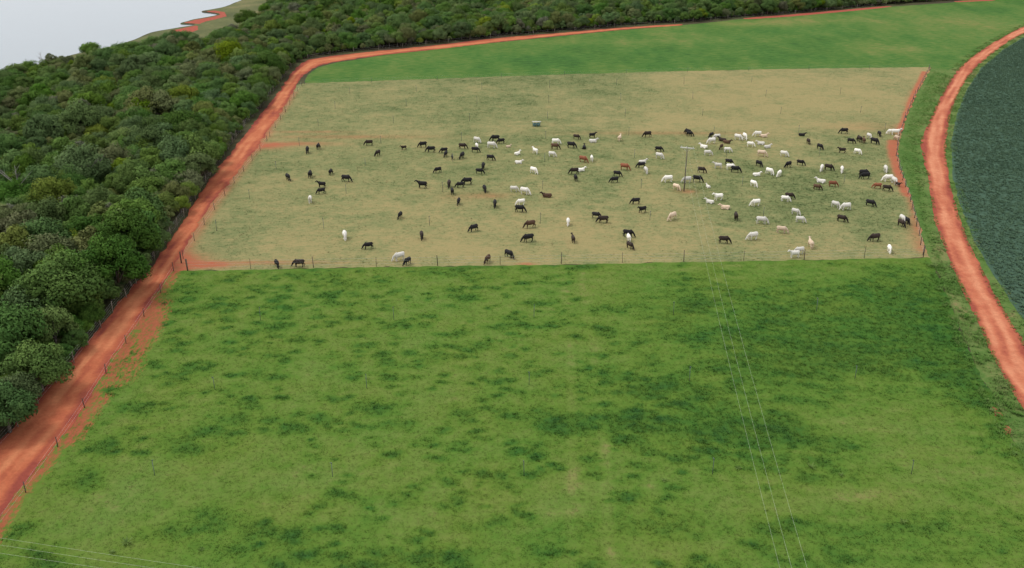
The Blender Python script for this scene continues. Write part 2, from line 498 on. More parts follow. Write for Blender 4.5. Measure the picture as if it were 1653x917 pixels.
# land: one sheet to the horizon with the lake bitten out of its far left side
def build_land():
    far = 5000.0
    poly = [tuple(p) for p in shore]
    poly += [(700, 5000), (far, far), (far, -far), (-far, -far), (-far, -900.0), (-420.0, -150.0)]
    me = bpy.data.meshes.new('ground')
    bm = bmesh.new()
    vs_ = [bm.verts.new((x, y, 0.0)) for x, y in poly]
    f = bm.faces.new(vs_)
    # bank: the shore edge drops below the lake level
    n = len(shore)
    low = []
    for i in range(n):
        a = Vector(shore[max(i - 1, 0)]); b = Vector(shore[min(i + 1, n - 1)])
        d = (b - a).normalized(); nrm = Vector((-d.y, d.x))
        low.append(bm.verts.new((shore[i][0] + nrm.x * 1.2, shore[i][1] + nrm.y * 1.2, -1.2)))
    for i in range(n - 1):
        bm.faces.new((vs_[i + 1], vs_[i], low[i], low[i + 1]))
    if f.normal.z < 0: f.normal_flip()
    bmesh.ops.triangulate(bm, faces=[f])
    bmesh.ops.recalc_face_normals(bm, faces=bm.faces)
    bm.normal_update()
    if sum(q.normal.z for q in bm.faces) < 0:
        bmesh.ops.reverse_faces(bm, faces=bm.faces)
    bm.to_mesh(me); bm.free()
    me.materials.append(M['floor'])
    o = bpy.data.objects.new('ground', me); col.objects.link(o)
    return tag(o, 'leaf-littered earth under the woodland and around the fields', 'ground', kind='structure')
build_land()
wat = mesh_np('lake', [(-5000, -5000, -0.35), (5000, -5000, -0.35), (5000, 5000, -0.35), (-5000, 5000, -0.35)], np.array([[0, 1, 2, 3]]), M['water'])
tag(wat, 'pale calm lake reflecting the overcast sky beyond the woodland', 'lake', kind='structure')

def zone(name, poly, step, z, mat, label, cat, jit=0.5, jscale=2.5, seed=1, attr_fn=None, thresh_fn=None, kind='structure', box=None):
    P = np.asarray(poly)
    x0, y0 = P.min(0) - 2 * jit - step; x1, y1 = P.max(0) + 2 * jit + step
    if box: x0, y0, x1, y1 = max(x0, box[0]), max(y0, box[1]), min(x1, box[2]), min(y1, box[3])
    nx, ny = int((x1 - x0) / step) + 2, int((y1 - y0) / step) + 2
    xs = x0 + np.arange(nx) * step; ys = y0 + np.arange(ny) * step
    X, Y = np.meshgrid(xs, ys)
    X = X.ravel(); Y = Y.ravel()
    S = sdf_poly(P, X, Y)
    S = S + (fbm(X, Y, jscale, seed, 4, 0.6) - 0.5) * 2 * jit
    if thresh_fn is not None: S = thresh_fn(X, Y, S)
    A = attr_fn(X, Y, S) if attr_fn else {}
    idx = np.arange(nx * ny).reshape(ny, nx)
    q = np.stack([idx[:-1, :-1], idx[:-1, 1:], idx[1:, 1:], idx[1:, :-1]], -1).reshape(-1, 4)
    ins = S[q] > 0
    cnt = ins.sum(1)
    full = q[cnt == 4]
    V = [np.stack([X, Y, np.full_like(X, z)], 1)]
    extra = []; faces = []; exA = {k: [] for k in A}
    base = len(X); ne = 0
    for cell in q[(cnt > 0) & (cnt < 4)]:
        poly_i = []
        for k in range(4):
            a, b = int(cell[k]), int(cell[(k + 1) % 4])
            if S[a] > 0: poly_i.append(a)
            if (S[a] > 0) != (S[b] > 0):
                tt = S[a] / (S[a] - S[b])
                extra.append((X[a] + (X[b] - X[a]) * tt, Y[a] + (Y[b] - Y[a]) * tt, z))
                for kk in A: exA[kk].append(A[kk][a] + (A[kk][b] - A[kk][a]) * tt)
                poly_i.append(base + ne); ne += 1
        if len(poly_i) >= 3: faces.append(poly_i)
    if extra: V.append(np.array(extra))
    V = np.concatenate(V)
    for k in A: A[k] = np.concatenate([A[k], np.array(exA[k])]) if exA[k] else A[k]
    used = np.zeros(len(V), bool); used[full.ravel()] = True
    for p in faces: used[p] = True
    remap = np.cumsum(used) - 1
    V = V[used]; A = {k: a[used] for k, a in A.items()}
    o = mesh_np(name, V, [remap[full], [[int(remap[i]) for i in p] for p in faces]], mat, attrs=A)
    return tag(o, label, cat, kind=kind)

# track and road edges
TL_PX = [(-30, 752), (0, 712), (60, 640), (110, 586), (165, 522), (205, 474), (255, 416), (295, 358), (330, 302), (370, 250), (400, 213), (428, 176), (452, 146), (470, 120), (484, 105), (500, 96.5), (530, 91.5), (560, 88)]
TR_PX = [(-46, 905), (-14, 862), (10, 818), (74, 738), (115, 688), (166, 606), (201, 552), (239, 492), (275, 442), (296, 405), (335, 338), (378, 284), (418, 232), (452, 184), (474, 147), (488, 124), (510, 108.5), (535, 101.5), (565, 96.5)]
FU_PX = [(600, 83.5), (700, 73.5), (800, 62), (900, 53.6), (1000, 45), (1060, 41), (1102, 39)]
FD_PX = [(610, 90), (720, 78), (800, 68.5), (900, 58.5), (1000, 48.5), (1060, 44), (1102, 41)]
tl = [(-54.5, -40.0), (-55.8, 30.0)] + [tuple(p) for p in gpl(TL_PX + FU_PX)]
tr = [(-48.4, -40.0), (-48.8, 30.0)] + [tuple(p) for p in gpl(TR_PX + FD_PX)]
tl_s = smooth_line(tl, 3.0); tr_s = smooth_line(tr, 3.0)
track_poly = np.vstack([tl_s, tr_s[::-1]])
tc_px = [((a[0] + b[0]) / 2, (a[1] + b[1]) / 2) for a, b in zip(
    [(0, 712), (60, 640), (110, 586), (205, 474), (295, 358), (370, 250), (428, 176), (470, 120), (500, 96.5), (560, 88), (700, 73.5), (900, 53.6), (1102, 39)],
    [(32, 812), (130, 688), (178, 606), (265, 458), (345, 325), (412, 240), (458, 175), (496, 117), (520, 105), (570, 95.5), (720, 78), (900, 58.5), (1102, 41)])]
track_c = smooth_line([(-51.0, -40.0), (-51.6, 30.0)] + [tuple(p) for p in gpl(tc_px)], 3.0)

RL_PX = [(1653, 43), (1610, 65), (1570, 91), (1540, 121), (1517, 160), (1500, 198), (1487, 226), (1489, 250), (1499, 292), (1508, 350), (1525, 402), (1546, 452), (1575, 515), (1610, 590), (1653, 662), (1720, 775)]
RR_PX = [(1653, 55), (1612, 79), (1580, 105), (1556, 135), (1541, 165), (1531, 200), (1527, 240), (1531, 282), (1546, 342), (1566, 396), (1591, 446), (1620, 500), (1653, 552), (1725, 660)]
rl = smooth_line([(352, 466), (286, 443), (240, 415)] + [tuple(p) for p in gpl(RL_PX)] + [(60.5, 40), (62, -40)], 3.0)
rr = smooth_line([(354, 461), (289, 438), (244, 409)] + [tuple(p) for p in gpl(RR_PX)] + [(68.5, 40), (70, -40)], 3.0)
road_poly = np.vstack([rl, rr[::-1]])
road_c = smooth_line([(353, 463.5), (287.5, 440.5), (242, 412)] + [tuple((np.array(gp(*a)) + np.array(gp(*b))) / 2) for a, b in zip(
    [(1653, 43), (1570, 91), (1517, 160), (1487, 226), (1499, 292), (1525, 402), (1575, 515), (1653, 662)],
    [(1653, 55), (1585, 101), (1543, 160), (1528, 226), (1533, 292), (1568, 402), (1629, 515), (1727, 662)])] + [(64.5, 40), (66, -40)], 3.0)

PAD_B = [(268, 440), (283, 438), (400, 436), (500, 433.5), (700, 430.5), (900, 427.5), (1100, 424), (1300, 420.5), (1498, 416)]
PAD_R = [(1494, 402), (1486, 372), (1478, 345), (1470, 318), (1457, 283), (1449, 253), (1452, 226), (1463, 190), (1478, 155), (1503, 110)]
PAD_T = [(1500, 108.5), (1300, 111), (1100, 115), (900, 120.5), (700, 127.5), (495, 134.5), (480, 137)]
PAD_L = [(468, 150), (445, 185), (410, 235), (370, 288), (330, 340), (292, 400)]
pad_poly = gpl(PAD_B + PAD_R + PAD_T + PAD_L)
PAS_L = [(273, 438), (242, 470), (196, 532), (150, 606), (97, 690), (46, 750), (-8, 812), (-50, 868)]
PAS_R = [(1498, 416), (1516, 445), (1534, 490), (1556, 545), (1585, 610), (1612, 660), (1640, 715), (1690, 800)]
pas_poly = np.vstack([gpl(PAS_L), [(-50.4, 45), (-50, 20), (56, 20), (55.5, 50)], gpl(PAS_R[::-1]), gpl(PAD_B[1:][::-1])])
FAR_PX = [(490, 135), (497, 121), (514, 109), (540, 102), (570, 97), (620, 89), (720, 78), (800, 69), (900, 59), (1000, 49), (1105, 40.5), (1250, 25.5), (1430, 11.5), (1540, 4)]
far_poly = np.vstack([gpl(FAR_PX), [(300, 560), (520, 640), (520, 520)], rl[:60:6], gpl([(1600, 72), (1560, 98), (1531, 113), (1505, 109)]), gpl(PAD_T)])
verge_poly = np.vstack([gpl(PAS_R[::-1]), gpl(PAD_R), gpl([(1515, 100), (1560, 82), (1610, 50), (1653, 20)]), [(300, 480), (480, 540), (500, 440)],
                        gpl([(1690, 60), (1640, 95), (1605, 140), (1590, 200), (1590, 260), (1610, 330), (1650, 420), (1700, 490), (1800, 640)]), [(82, 40), (82, -40), (55, -40), (55.5, 40)]])
CROP_PX = [(1653, 60), (1619, 80), (1585, 109), (1561, 143), (1546, 180), (1535, 228), (1538, 285), (1553, 340), (1575, 393), (1604, 445), (1638, 497), (1690, 570), (1760, 690)]
crop_poly = np.vstack([[(480, 480), (350, 418)], gpl(CROP_PX), [(73.5, 40), (74, -40), (480, -40)]])

# ---- vegetation tone maps (how dense and dark the sward grows), in ground coordinates
def blob_sum(X, Y, blobs):
    s = 0.0
    for px, py, wx, wy, a in blobs:
        cx, cy = gp(px, py)
        x1, _ = gp(px + wx, py); _, ya = gp(px, py - wy); _, yb = gp(px, py + wy)
        s = s + a * np.exp(-(((X - cx) / (x1 - cx)) ** 2 + ((Y - cy) / ((ya - yb) / 2)) ** 2))
    return s
PAS_BLOBS = [(1350, 560, 190, 70, .30), (1480, 470, 130, 60, .26), (1100, 690, 170, 35, .28), (1250, 700, 120, 40, .25), (930, 680, 120, 16, .28), (1020, 620, 90, 20, .16), (1600, 640, 70, 120, .22),
             (640, 900, 260, 28, .24), (900, 860, 100, 26, .16), (1050, 850, 130, 22, .22), (1300, 850, 150, 30, .15), (1520, 860, 150, 60, .16), (380, 860, 130, 26, .12),
             (1430, 620, 90, 26, -.22), (1420, 680, 150, 22, -.14), (1200, 440, 240, 20, -.06), (985, 740, 28, 40, -.12), (925, 780, 22, 60, -.10), (980, 870, 14, 60, -.12), (1370, 800, 170, 22, -.15),
             (560, 700, 200, 60, -.07), (740, 570, 190, 60, -.06), (350, 560, 160, 80, -.03), (180, 800, 120, 60, -.05), (1250, 800, 60, 26, -.16), (1360, 450, 130, 20, -.10), (700, 800, 160, 40, -.09),
             (860, 830, 60, 14, -.14), (480, 760, 80, 26, -.10), (600, 470, 300, 40, .0),
             (140, 775, 34, 20, .42), (172, 722, 30, 17, .40), (405, 648, 20, 9, .3), (335, 832, 45, 20, .28), (270, 862, 45, 16, .25), (450, 750, 32, 16, .25), (615, 685, 22, 9, .3), (750, 665, 22, 9, .28)]
_tr = np.random.default_rng(77)
_n = 2600
TUS = np.stack([_tr.uniform(-52, 62, _n), _tr.uniform(40, 139, _n), _tr.uniform(0.35, 1.0, _n) * (1 + 0.9 * (_tr.random(_n) < 0.10)), _tr.uniform(0.12, 0.58, _n), _tr.uniform(-0.5, 0.5, _n)], 1)
TUS = TUS[fbm(TUS[:, 0], TUS[:, 1], 14.0, 63, 2) > 0.36]
def tussocks(X, Y):
    """soft hummocks of ranker grass: the largest lift at each point"""
    out = np.zeros_like(X)
    order_ = np.argsort(Y, kind='stable'); Ys = Y[order_]
    for (cx, cy, rr_, am, sk) in TUS:
        a, b = np.searchsorted(Ys, cy - 2.2 * rr_), np.searchsorted(Ys, cy + 2.2 * rr_)
        ii = order_[a:b]
        ii = ii[np.abs(X[ii] - cx) < 3.6 * rr_]
        dx = (X[ii] - cx) / (1.45 * rr_); dy = (Y[ii] - cy - sk * (X[ii] - cx) * 0.5) / (0.9 * rr_)
        out[ii] = np.maximum(out[ii], am * np.exp(-(dx * dx + dy * dy)))
    return out
WHEEL = [gpl([(985, 930), (976, 740), (958, 560), (936, 440)]), gpl([(922, 930), (925, 740), (921, 560), (908, 440)])]
def pas_tone(X, Y, S=None):
    wx = X + (fbm(X, Y, 1.6, 61, 3) - 0.5) * 1.0; wy = Y + (fbm(X, Y, 1.6, 67, 3) - 0.5) * 1.0
    big = fbm(X, Y, 20.0, 3, 3) - 0.5
    cl = fbm(wx, wy * 1.2, 4.5, 11, 3, 0.5) - 0.5
    cl2 = fbm(X, Y * 1.2, 1.2, 23, 3) - 0.5
    t = 0.29 + 0.14 * big + blob_sum(wx, wy, PAS_BLOBS) * 0.92 + 0.15 * sstep(4, 28, X) * sstep(86, 104, Y) * sstep(140, 128, Y - 0.0 * X)
    t = t + 0.14 * cl + 0.30 * cl2 + tussocks(wx, wy) * (1.0 - 0.45 * sstep(12, 35, X))
    ln = fbm(X * 0.4, Y * 1.5, 1.7, 41, 3) - 0.5
    t = t + ln * 0.32 * sstep(0, 25, X)
    for W_ in WHEEL:
        t = t - 0.13 * sstep(0.9, 0.2, np.abs(dist_line(W_, X + 0.6 * cl2, Y))) * (0.4 + fbm(X, Y, 8.0, 69, 2))
    if S is not None: t = t + 0.10 * sstep(1.6, 0.2, S)
    return np.where(t > 0.6, 0.6 + (t - 0.6) * 0.6, np.clip(t, 0.05, 1.0))
PAS_EDGE = np.vstack([[(-48.6, 40)], gpl([(-12, 866), (22, 806), (78, 740), (122, 682), (172, 604), (214, 528), (259, 472), (281, 438)])])
def pas_red(X, Y):
    d = np.abs(dist_line(PAS_EDGE, X, Y))
    sd_ = dist_line(PAS_EDGE, X, Y)
    r = 0.50 * sstep(1.5, 0.0, d) + 0.22 * sstep(3.4, 0.4, d) + 0.8 * sstep(0.2, 1.4, sd_)
    for ln_, w_, a_ in ((((200, 612), (222, 570), (245, 525), (262, 492)), 3.0, .66), (((170, 640), (150, 668), (120, 712)), 1.8, .35)):
        r = r + a_ * sstep(w_, 0.2, np.abs(dist_line(gpl(ln_), X, Y)))
    return np.clip(r * (0.2 + 1.5 * fbm(X * 1.6, Y * 0.55, 1.6, 53, 4, 0.6)), 0, 1)
def pad_tone(X, Y, S=None):
    big = fbm(X, Y, 30.0, 5, 3) - 0.5
    cl = fbm(X * 0.8, Y * 0.9, 6.0, 13, 4) - 0.5
    sm = fbm(X * 0.75, Y * 1.15, 1.6, 29, 4, 0.6) - 0.5
    t = 0.34 + 0.42 * big + 0.62 * cl + 0.5 * sm 
    t = t + blob_sum(X, Y, [(1050, 285, 260, 50, .16), (1350, 300, 140, 70, .14), (560, 265, 90, 12, .16), (900, 235, 200, 18, .12), (860, 165, 170, 30, .12), (640, 170, 120, 14, .10), (1270, 165, 190, 40, -.22), (600, 155, 90, 20, -.12),
                            (1150, 205, 380, 9, -.18), (900, 400, 600, 22, -.10), (420, 400, 90, 30, -.08), (480, 205, 70, 16, -.14), (640, 330, 160, 30, -.04), (1160, 378, 130, 14, -.05)])
    x2, y2 = gp(1040, 160)[0], gp(1040, 209)[1]
    yl = y2 + 0.03 * (X - x2) + (fbm(X, Y, 9.0, 33, 3) - 0.5) * 4
    back = sstep(-2, 2, Y - yl)
    t = t + back * (0.10 - 0.18 * sstep(-4, 4, X - x2 - (Y - 230) * 0.12)) + (1 - back) * 0.06 * sstep(-10, 25, X)
    return np.clip(t, 0.02, 1.0)
def pad_red(X, Y):
    r = blob_sum(X, Y, [(330, 428, 50, 5, 1.1), (300, 425, 30, 14, .9), (430, 424, 110, 3, .5), (430, 236, 30, 5, 1.0), (480, 232, 60, 3.5, .55), (560, 221, 130, 3, .35), (500, 213, 70, 2, .35), (1065, 215, 140, 3, .28),
                         (848, 427, 14, 2.5, .8), (1110, 309, 16, 4, .45), (790, 316, 30, 5, .35), (1400, 205, 60, 8, .18), (740, 318, 30, 6, .2)])
    Lr = gpl(PAD_L); 
    dl = np.abs(dist_line(np.vstack([gpl([(283, 438)]), Lr[::-1]]), X, Y))
    r = r + 0.75 * sstep(3.2, 0.3, dl)
    Rr = gpl(PAD_R[::-1]); 
    dr = np.abs(dist_line(Rr, X, Y))
    wr = 1.2 + 2.4 * sstep(0.45, 0.7, fbm(X, Y, 14.0, 77, 2))
    r = r + 0.42 * sstep(wr, 0.1, dr) + blob_sum(X, Y, [(1452, 296, 10, 3, .3)])
    for ln_, w_, a_ in ((((1442, 228), (1441, 240), (1444, 254), (1451, 276), (1459, 298), (1466, 315)), 1.9, 1.25), (((1492, 116), (1477, 149), (1462, 184), (1453, 214)), 1.2, .9), (((1468, 320), (1478, 352), (1486, 385), (1493, 412)), 1.6, .18)):
        r = r + a_ * sstep(w_, 0.3, np.abs(dist_line(gpl(ln_), X, Y)))
    r = r * (0.55 + 0.9 * fbm(X, Y, 2.0, 51, 4))
    return np.clip(r, 0, 1)
def far_tone(X, Y, S=None):
    t = 0.50 + 0.4 * (fbm(X, Y, 34.0, 9, 3) - 0.5) + 0.55 * (fbm(X * 0.8, Y * 0.35, 4.5, 19, 4) - 0.5)
    t = t + blob_sum(X, Y, [(1050, 92, 260, 14, .16), (800, 105, 220, 12, .10), (1220, 38, 70, 5, -.34), (1330, 34, 120, 4, -.26), (990, 68, 160, 5, -.22), (1460, 82, 110, 14, -.30), (1560, 40, 120, 16, -.2), (560, 118, 60, 14, -.12), (1100, 55, 90, 3, -.15)])
    return np.clip(t, 0.02, 1)
def verge_tone(X, Y, S=None):
    t = 0.56 + 0.5 * (fbm(X, Y, 9.0, 15, 4) - 0.5) + 0.45 * (fbm(X, Y, 2.2, 25, 4) - 0.5)
    dr = np.abs(dist_line(road_c, X, Y))
    t = t - 0.12 * sstep(5.5, 2.6, dr) 
    t = t + blob_sum(X, Y, [(1478, 255, 22, 60, .1), (1520, 470, 12, 60, -.2), (1590, 650, 16, 60, -.15)])
    return np.clip(t, 0, 1)

zone('grass_verge', verge_poly, 1.0, 0.010, M['verge'], 'grassy verge on both sides of the wide red dirt road', 'verge', 0.5, 3.0, 2, lambda X, Y, S: {'tone': verge_tone(X, Y)})
zone('far_pasture', far_poly, 1.25, 0.020, M['far_pasture'], 'smooth bright green pasture between the tan paddock and the woodland track', 'pasture', 0.7, 4.0, 3,
     lambda X, Y, S: {'tone': far_tone(X, Y, S)}, box=(-90, 200, 420, 620))
zone('near_pasture', pas_poly, 0.30, 0.030, M['pasture'], 'lush patchy green pasture below the grazed paddock', 'pasture', 0.55, 2.2, 4, lambda X, Y, S: {'tone': pas_tone(X, Y, S), 'red': pas_red(X, Y)})
zone('grazed_paddock', pad_poly, 0.55, 0.024, M['paddock'], 'tan grazed paddock full of cattle between wire fences', 'paddock', 0.7, 2.0, 5,
     lambda X, Y, S: {'tone': pad_tone(X, Y, S), 'red': pad_red(X, Y)})
zone('crop_field', crop_poly, 2.0, 0.020, M['crop_soil'], 'dark blue green crop field beside the wide red dirt road', 'crop', 0.4, 2.5, 6)
def road_attr(cl):
    d = np.r_[0, np.cumsum(np.linalg.norm(np.diff(cl, axis=0), axis=1))]
    def fn(X, Y, S):
        lat = dist_line(cl, X, Y)
        al = np.empty_like(X)
        for k in range(0, len(X), 40000):
            sl = slice(k, k + 40000)
            i = np.argmin((X[sl, None] - cl[None, :, 0]) ** 2 + (Y[sl, None] - cl[None, :, 1]) ** 2, 1)
            j = np.minimum(i + 1, len(cl) - 1); e = cl[j] - cl[np.maximum(j - 1, 0)]; e = e / np.linalg.norm(e, axis=1)[:, None]
            al[sl] = d[i] + (X[sl] - cl[i, 0]) * e[:, 0] + (Y[sl] - cl[i, 1]) * e[:, 1]
        return {'lat': lat + (fbm(X, Y, 12.0, 71, 2) - 0.5) * 1.2, 'edge': np.clip(S, 0, 4), 'streak': fbm(lat * 1.0, al * 0.07, 0.7, 73, 3)}
    return fn
zone('dirt_track', track_poly, 0.55, 0.042, M['dirt_l'], 'red dirt track running along the edge of the woodland', 'track', 0.75, 2.2, 7, road_attr(track_c))
zone('dirt_road', road_poly, 0.6, 0.044, M['dirt_r'], 'wide curved orange red dirt road beside the dark crop', 'road', 0.35, 2.5, 8, road_attr(road_c))
for k, (u, d) in enumerate([([(1200, 29.5), (1300, 21.5), (1428, 10.2)], [(1428, 12.6), (1300, 24.8), (1210, 31.0)]), ([(1540, 2.0), (1570, 0.6), (1604, -1.2)], [(1604, 1.0), (1570, 2.6), (1545, 3.6)])]):
    zone('bare_soil_strip', smooth_line(gpl(u + d + [u[0]]), 3.0)[:-1], 0.9, 0.040, M['soil'], ['bare red soil strip at the foot of the far treeline', 'last sliver of bare red soil where the treeline meets the far pasture'][k], 'bare soil', 0.5, 5.0, 30 + k)
zone('bare_soil_scar', gpl([(1600, 655), (1612, 660), (1632, 695), (1628, 706), (1612, 690)]), 0.15, 0.036, M['soil'], 'small red soil scar among tall grass on the pasture verge', 'bare soil', 0.3, 1.0, 34,
     thresh_fn=lambda X, Y, S: np.minimum(S, (fbm(X, Y, 1.0, 48, 4, 0.6) - 0.46) * 3))
shore_poly = np.vstack([shore[60:-60:6] , gpl([(520, -35), (455, 0), (425, 25), (385, 52), (330, 76), (240, 96), (120, 118), (0, 150)])])
zone('lakeside_grass', shore_poly, 1.5, 0.012, M['shore'], 'rough green and straw grass bank along the lake', 'grass bank', 0.6, 5.0, 35, thresh_fn=lambda X, Y, S: S - 0.6)
zone('lakeside_soil', gpl([(272, 52), (282, 48.5), (300, 44.5), (319, 41), (320, 48), (305, 54), (285, 57)]), 0.8, 0.030, M['soil'], 'bare red soil beach cut into the lakeside grass', 'bare soil', 0.8, 4.0, 36)
zone('lakeside_soil_spit', gpl([(294, 37.4), (306, 34), (337, 28), (355, 24.2), (352, 21.5), (332, 18.4), (348, 17), (362, 20), (366, 26), (352, 30), (326, 37), (322, 38.8)]), 0.8, 0.030, M['soil'],
     'bare red soil spits poking into the lake', 'bare soil', 1.2, 6.0, 37, thresh_fn=lambda X, Y, S: np.minimum(S, (fbm(X, Y, 12.0, 48, 4) - 0.38) * 10))

# ------------------------------------------------------------------ blades of grass and crop leaves (real geometry, nobody could count them)
def scatter(poly, density, jit=0.0, seed=1, keep=None):
    P = np.asarray(poly); x0, y0 = P.min(0); x1, y1 = P.max(0)
    n = int((x1 - x0) * (y1 - y0) * density)
    r = np.random.default_rng(seed)
    X = r.uniform(x0, x1, n); Y = r.uniform(y0, y1, n)
    k = sdf_poly(P, X, Y) > jit
    X, Y = X[k], Y[k]
    if keep is not None:
        k = keep(X, Y, r); X, Y = X[k], Y[k]
    return X, Y
def blades(name, X, Y, h, spread, nb, width, tone, z, mat, label, cat, seed=1, droop=0.6):
    r = np.random.default_rng(seed)
    n = len(X)
    h = np.broadcast_to(h, (n,)); spread = np.broadcast_to(spread, (n,)); tone = np.broadcast_to(tone, (n,))
    a = r.uniform(0, 2 * np.pi, (n, nb)); rad = r.uniform(0.05, 1, (n, nb)) * spread[:, None]
    hh = h[:, None] * r.uniform(0.55, 1.1, (n, nb))
    bx = X[:, None] + np.cos(a) * rad * 0.6; by = Y[:, None] + np.sin(a) * rad * 0.6
    a2 = a + r.uniform(-0.9, 0.9, (n, nb))
    tx = bx + np.cos(a2) * hh * droop; ty = by + np.sin(a2) * hh * droop
    wv = np.broadcast_to(np.asarray(width, float).reshape(-1, 1) if np.ndim(width) else width, (n, nb))
    px, py = -np.sin(a2) * wv / 2, np.cos(a2) * wv / 2
    mx, my = (bx * 0.55 + tx * 0.45), (by * 0.55 + ty * 0.45)
    V = np.empty((n, nb, 4, 3), np.float32)
    V[..., 0, 0] = bx; V[..., 0, 1] = by; V[..., 0, 2] = z - 0.02
    V[..., 1, 0] = mx + px; V[..., 1, 1] = my + py; V[..., 1, 2] = z + hh * 0.72
    V[..., 2, 0] = tx; V[..., 2, 1] = ty; V[..., 2, 2] = z + hh
    V[..., 3, 0] = mx - px; V[..., 3, 1] = my - py; V[..., 3, 2] = z + hh * 0.72
    T = np.repeat((tone[:, None] + r.uniform(-0.12, 0.12, (n, 1)) + r.uniform(-0.1, 0.1, (n, nb))).reshape(-1), 4)
    Fq = np.arange(n * nb * 4).reshape(-1, 4)
    o = mesh_np(name, V.reshape(-1, 3), Fq, mat, attrs={'tone': np.clip(T, 0, 1)})
    return tag(o, label, cat, kind='stuff')

def pas_keep(X, Y, r):
    return r.random(len(X)) < np.clip(1.15 - (Y - 55) / 130.0, 0.35, 1.0)
X, Y = scatter(np.vstack([gpl([(283, 440), (225, 530), (186, 602), (138, 684), (92, 744), (-10, 880), (-60, 980)]), [(-47.5, 36), (55, 36)], gpl([(1760, 960), (1640, 715), (1585, 610), (1534, 490), (1498, 418)])]), 9.0, 0.3, 5, pas_keep)
k = pas_red(X, Y) < 0.40 + 0.25 * rng.random(len(X))
X, Y = X[k], Y[k]
tn = pas_tone(X, Y)
blades('pasture_grass', X, Y, 0.05 + 0.18 * sstep(0.3, 1.0, tn), 0.30 + 0.1 * tn, 6, 0.05 + 0.03 * tn, tn + 0.02, 0.03, M['blades'], 'tufts of long green grass all over the near pasture', 'grass', 6, 1.1)
X, Y = scatter(pad_poly, 3.6, 0.5, 8)
k = pad_red(X, Y) < 0.35
X, Y = X[k], Y[k]; tn = pad_tone(X, Y)
k = rng.random(len(X)) < 0.25 + tn
X, Y, tn = X[k], Y[k], tn[k]
o = blades('paddock_stubble', X, Y, 0.04 + 0.10 * tn, 0.25, 3, 0.11, np.clip(tn + 0.05, 0, 1), 0.024, M['stubble'], 'short grazed grass tufts across the tan paddock', 'grass', 9, 1.0)
at = o.data.attributes.new('red', 'FLOAT', 'POINT')
# tall rank grass along the verge
vt = np.vstack([gpl([(1503, 425), (1515, 450), (1532, 490), (1550, 540), (1580, 605), (1605, 660), (1632, 712), (1680, 790)]), gpl([(1740, 790), (1690, 730), (1640, 668), (1600, 592), (1568, 520), (1540, 458), (1520, 425)])])
X, Y = scatter(vt, 6.0, -1.0, 11, lambda X, Y, r: fbm(X, Y, 3.0, 81, 4) > 0.42)
tn = 0.15 + 0.6 * fbm(X, Y, 1.6, 83, 3)
blades('tall_grass', X, Y, 0.10 + 0.45 * fbm(X, Y, 2.0, 85, 3), 0.45, 9, 0.055, tn, 0.01, M['tall'], 'rank tall grass clumps between the pasture and the red road', 'grass', 12, 0.8)
vv = np.vstack([gpl([(1498, 416), (1486, 372), (1470, 318), (1449, 253), (1463, 190), (1503, 112)]), gpl([(1536, 122), (1513, 160), (1497, 198), (1484, 228), (1494, 292), (1503, 350), (1520, 402), (1532, 430)])])
X, Y = scatter(vv, 5.0, 0.8, 13)
tn = 0.30 + 0.5 * fbm(X, Y, 3.0, 87, 3)
blades('verge_grass', X, Y, 0.05 + 0.12 * fbm(X, Y, 3.0, 89, 3), 0.4, 5, 0.07, tn, 0.01, M['tall'], 'green grass tufts between the paddock fence and the red road', 'grass', 14, 1.2)
for sgn, nm_, lb_, sd_ in ((1, 'road_margin_grass', 'ragged grass fringe between the red road and the paddock verge', 101), (-1, 'crop_margin_grass', 'ragged grass fringe between the red road and the dark crop', 103)):
    Lm = rl if sgn > 0 else rr
    rg = np.random.default_rng(sd_); n_ = 11000
    ii = rg.integers(1, len(Lm) - 1, n_); tt_ = rg.random(n_)
    ed_ = Lm[ii + 1] - Lm[ii]; nn_ = np.stack([-ed_[:, 1], ed_[:, 0]], 1) / np.linalg.norm(ed_, axis=1)[:, None]
    P_ = Lm[ii] + ed_ * tt_[:, None] - nn_ * (sgn * (rg.random(n_) ** 1.5 * 2.6 - 0.35))[:, None]
    if sgn > 0: P_ = Lm[ii] + ed_ * tt_[:, None] + nn_ * ((rg.random(n_) ** 1.5 * 2.6 - 0.35))[:, None] * -1
    k = (P_[:, 1] > 60) & (P_[:, 1] < 420) & (fbm(P_[:, 0], P_[:, 1], 3.0, sd_, 3) > 0.42)
    X, Y = P_[k, 0], P_[k, 1]
    blades(nm_, X, Y, 0.05 + 0.14 * fbm(X, Y, 2.5, sd_ + 1, 3), 0.4, 6, 0.09, 0.05 + 0.7 * fbm(X, Y, 2.0, sd_ + 2, 3), 0.02, M['tall'], lb_, 'grass', sd_, 0.9)
# crop rows
cp = np.vstack([gpl(CROP_PX), [(100, 60), (190, 140), (360, 380)]])
def crop_keep(X, Y, r):
    u = IW / 2 + F_PX * X / (Y * math.cos(PITCH) + CAM_H * math.sin(PITCH))
    return r.random(len(X)) < np.where(u < 1720, 1.0, np.where(u < 2200, 0.5, 0.0))
X, Y = scatter(cp, 4.5, 0.5, 15, crop_keep)
tn = 0.2 + 0.6 * fbm(X, Y, 2.4, 93, 4, 0.65) - 0.3 * sstep(0.62, 0.72, fbm(X * 0.3, Y, 7.0, 94, 3)) + rng.uniform(-0.15, 0.15, len(X))
blades('crop_plants', X, Y, 0.24, 0.42, 6, 0.12, np.clip(tn, 0, 1), 0.02, M['crop'], 'dense low leafy crop plants filling the dark field', 'crop', 16, 1.0)
print('points done')

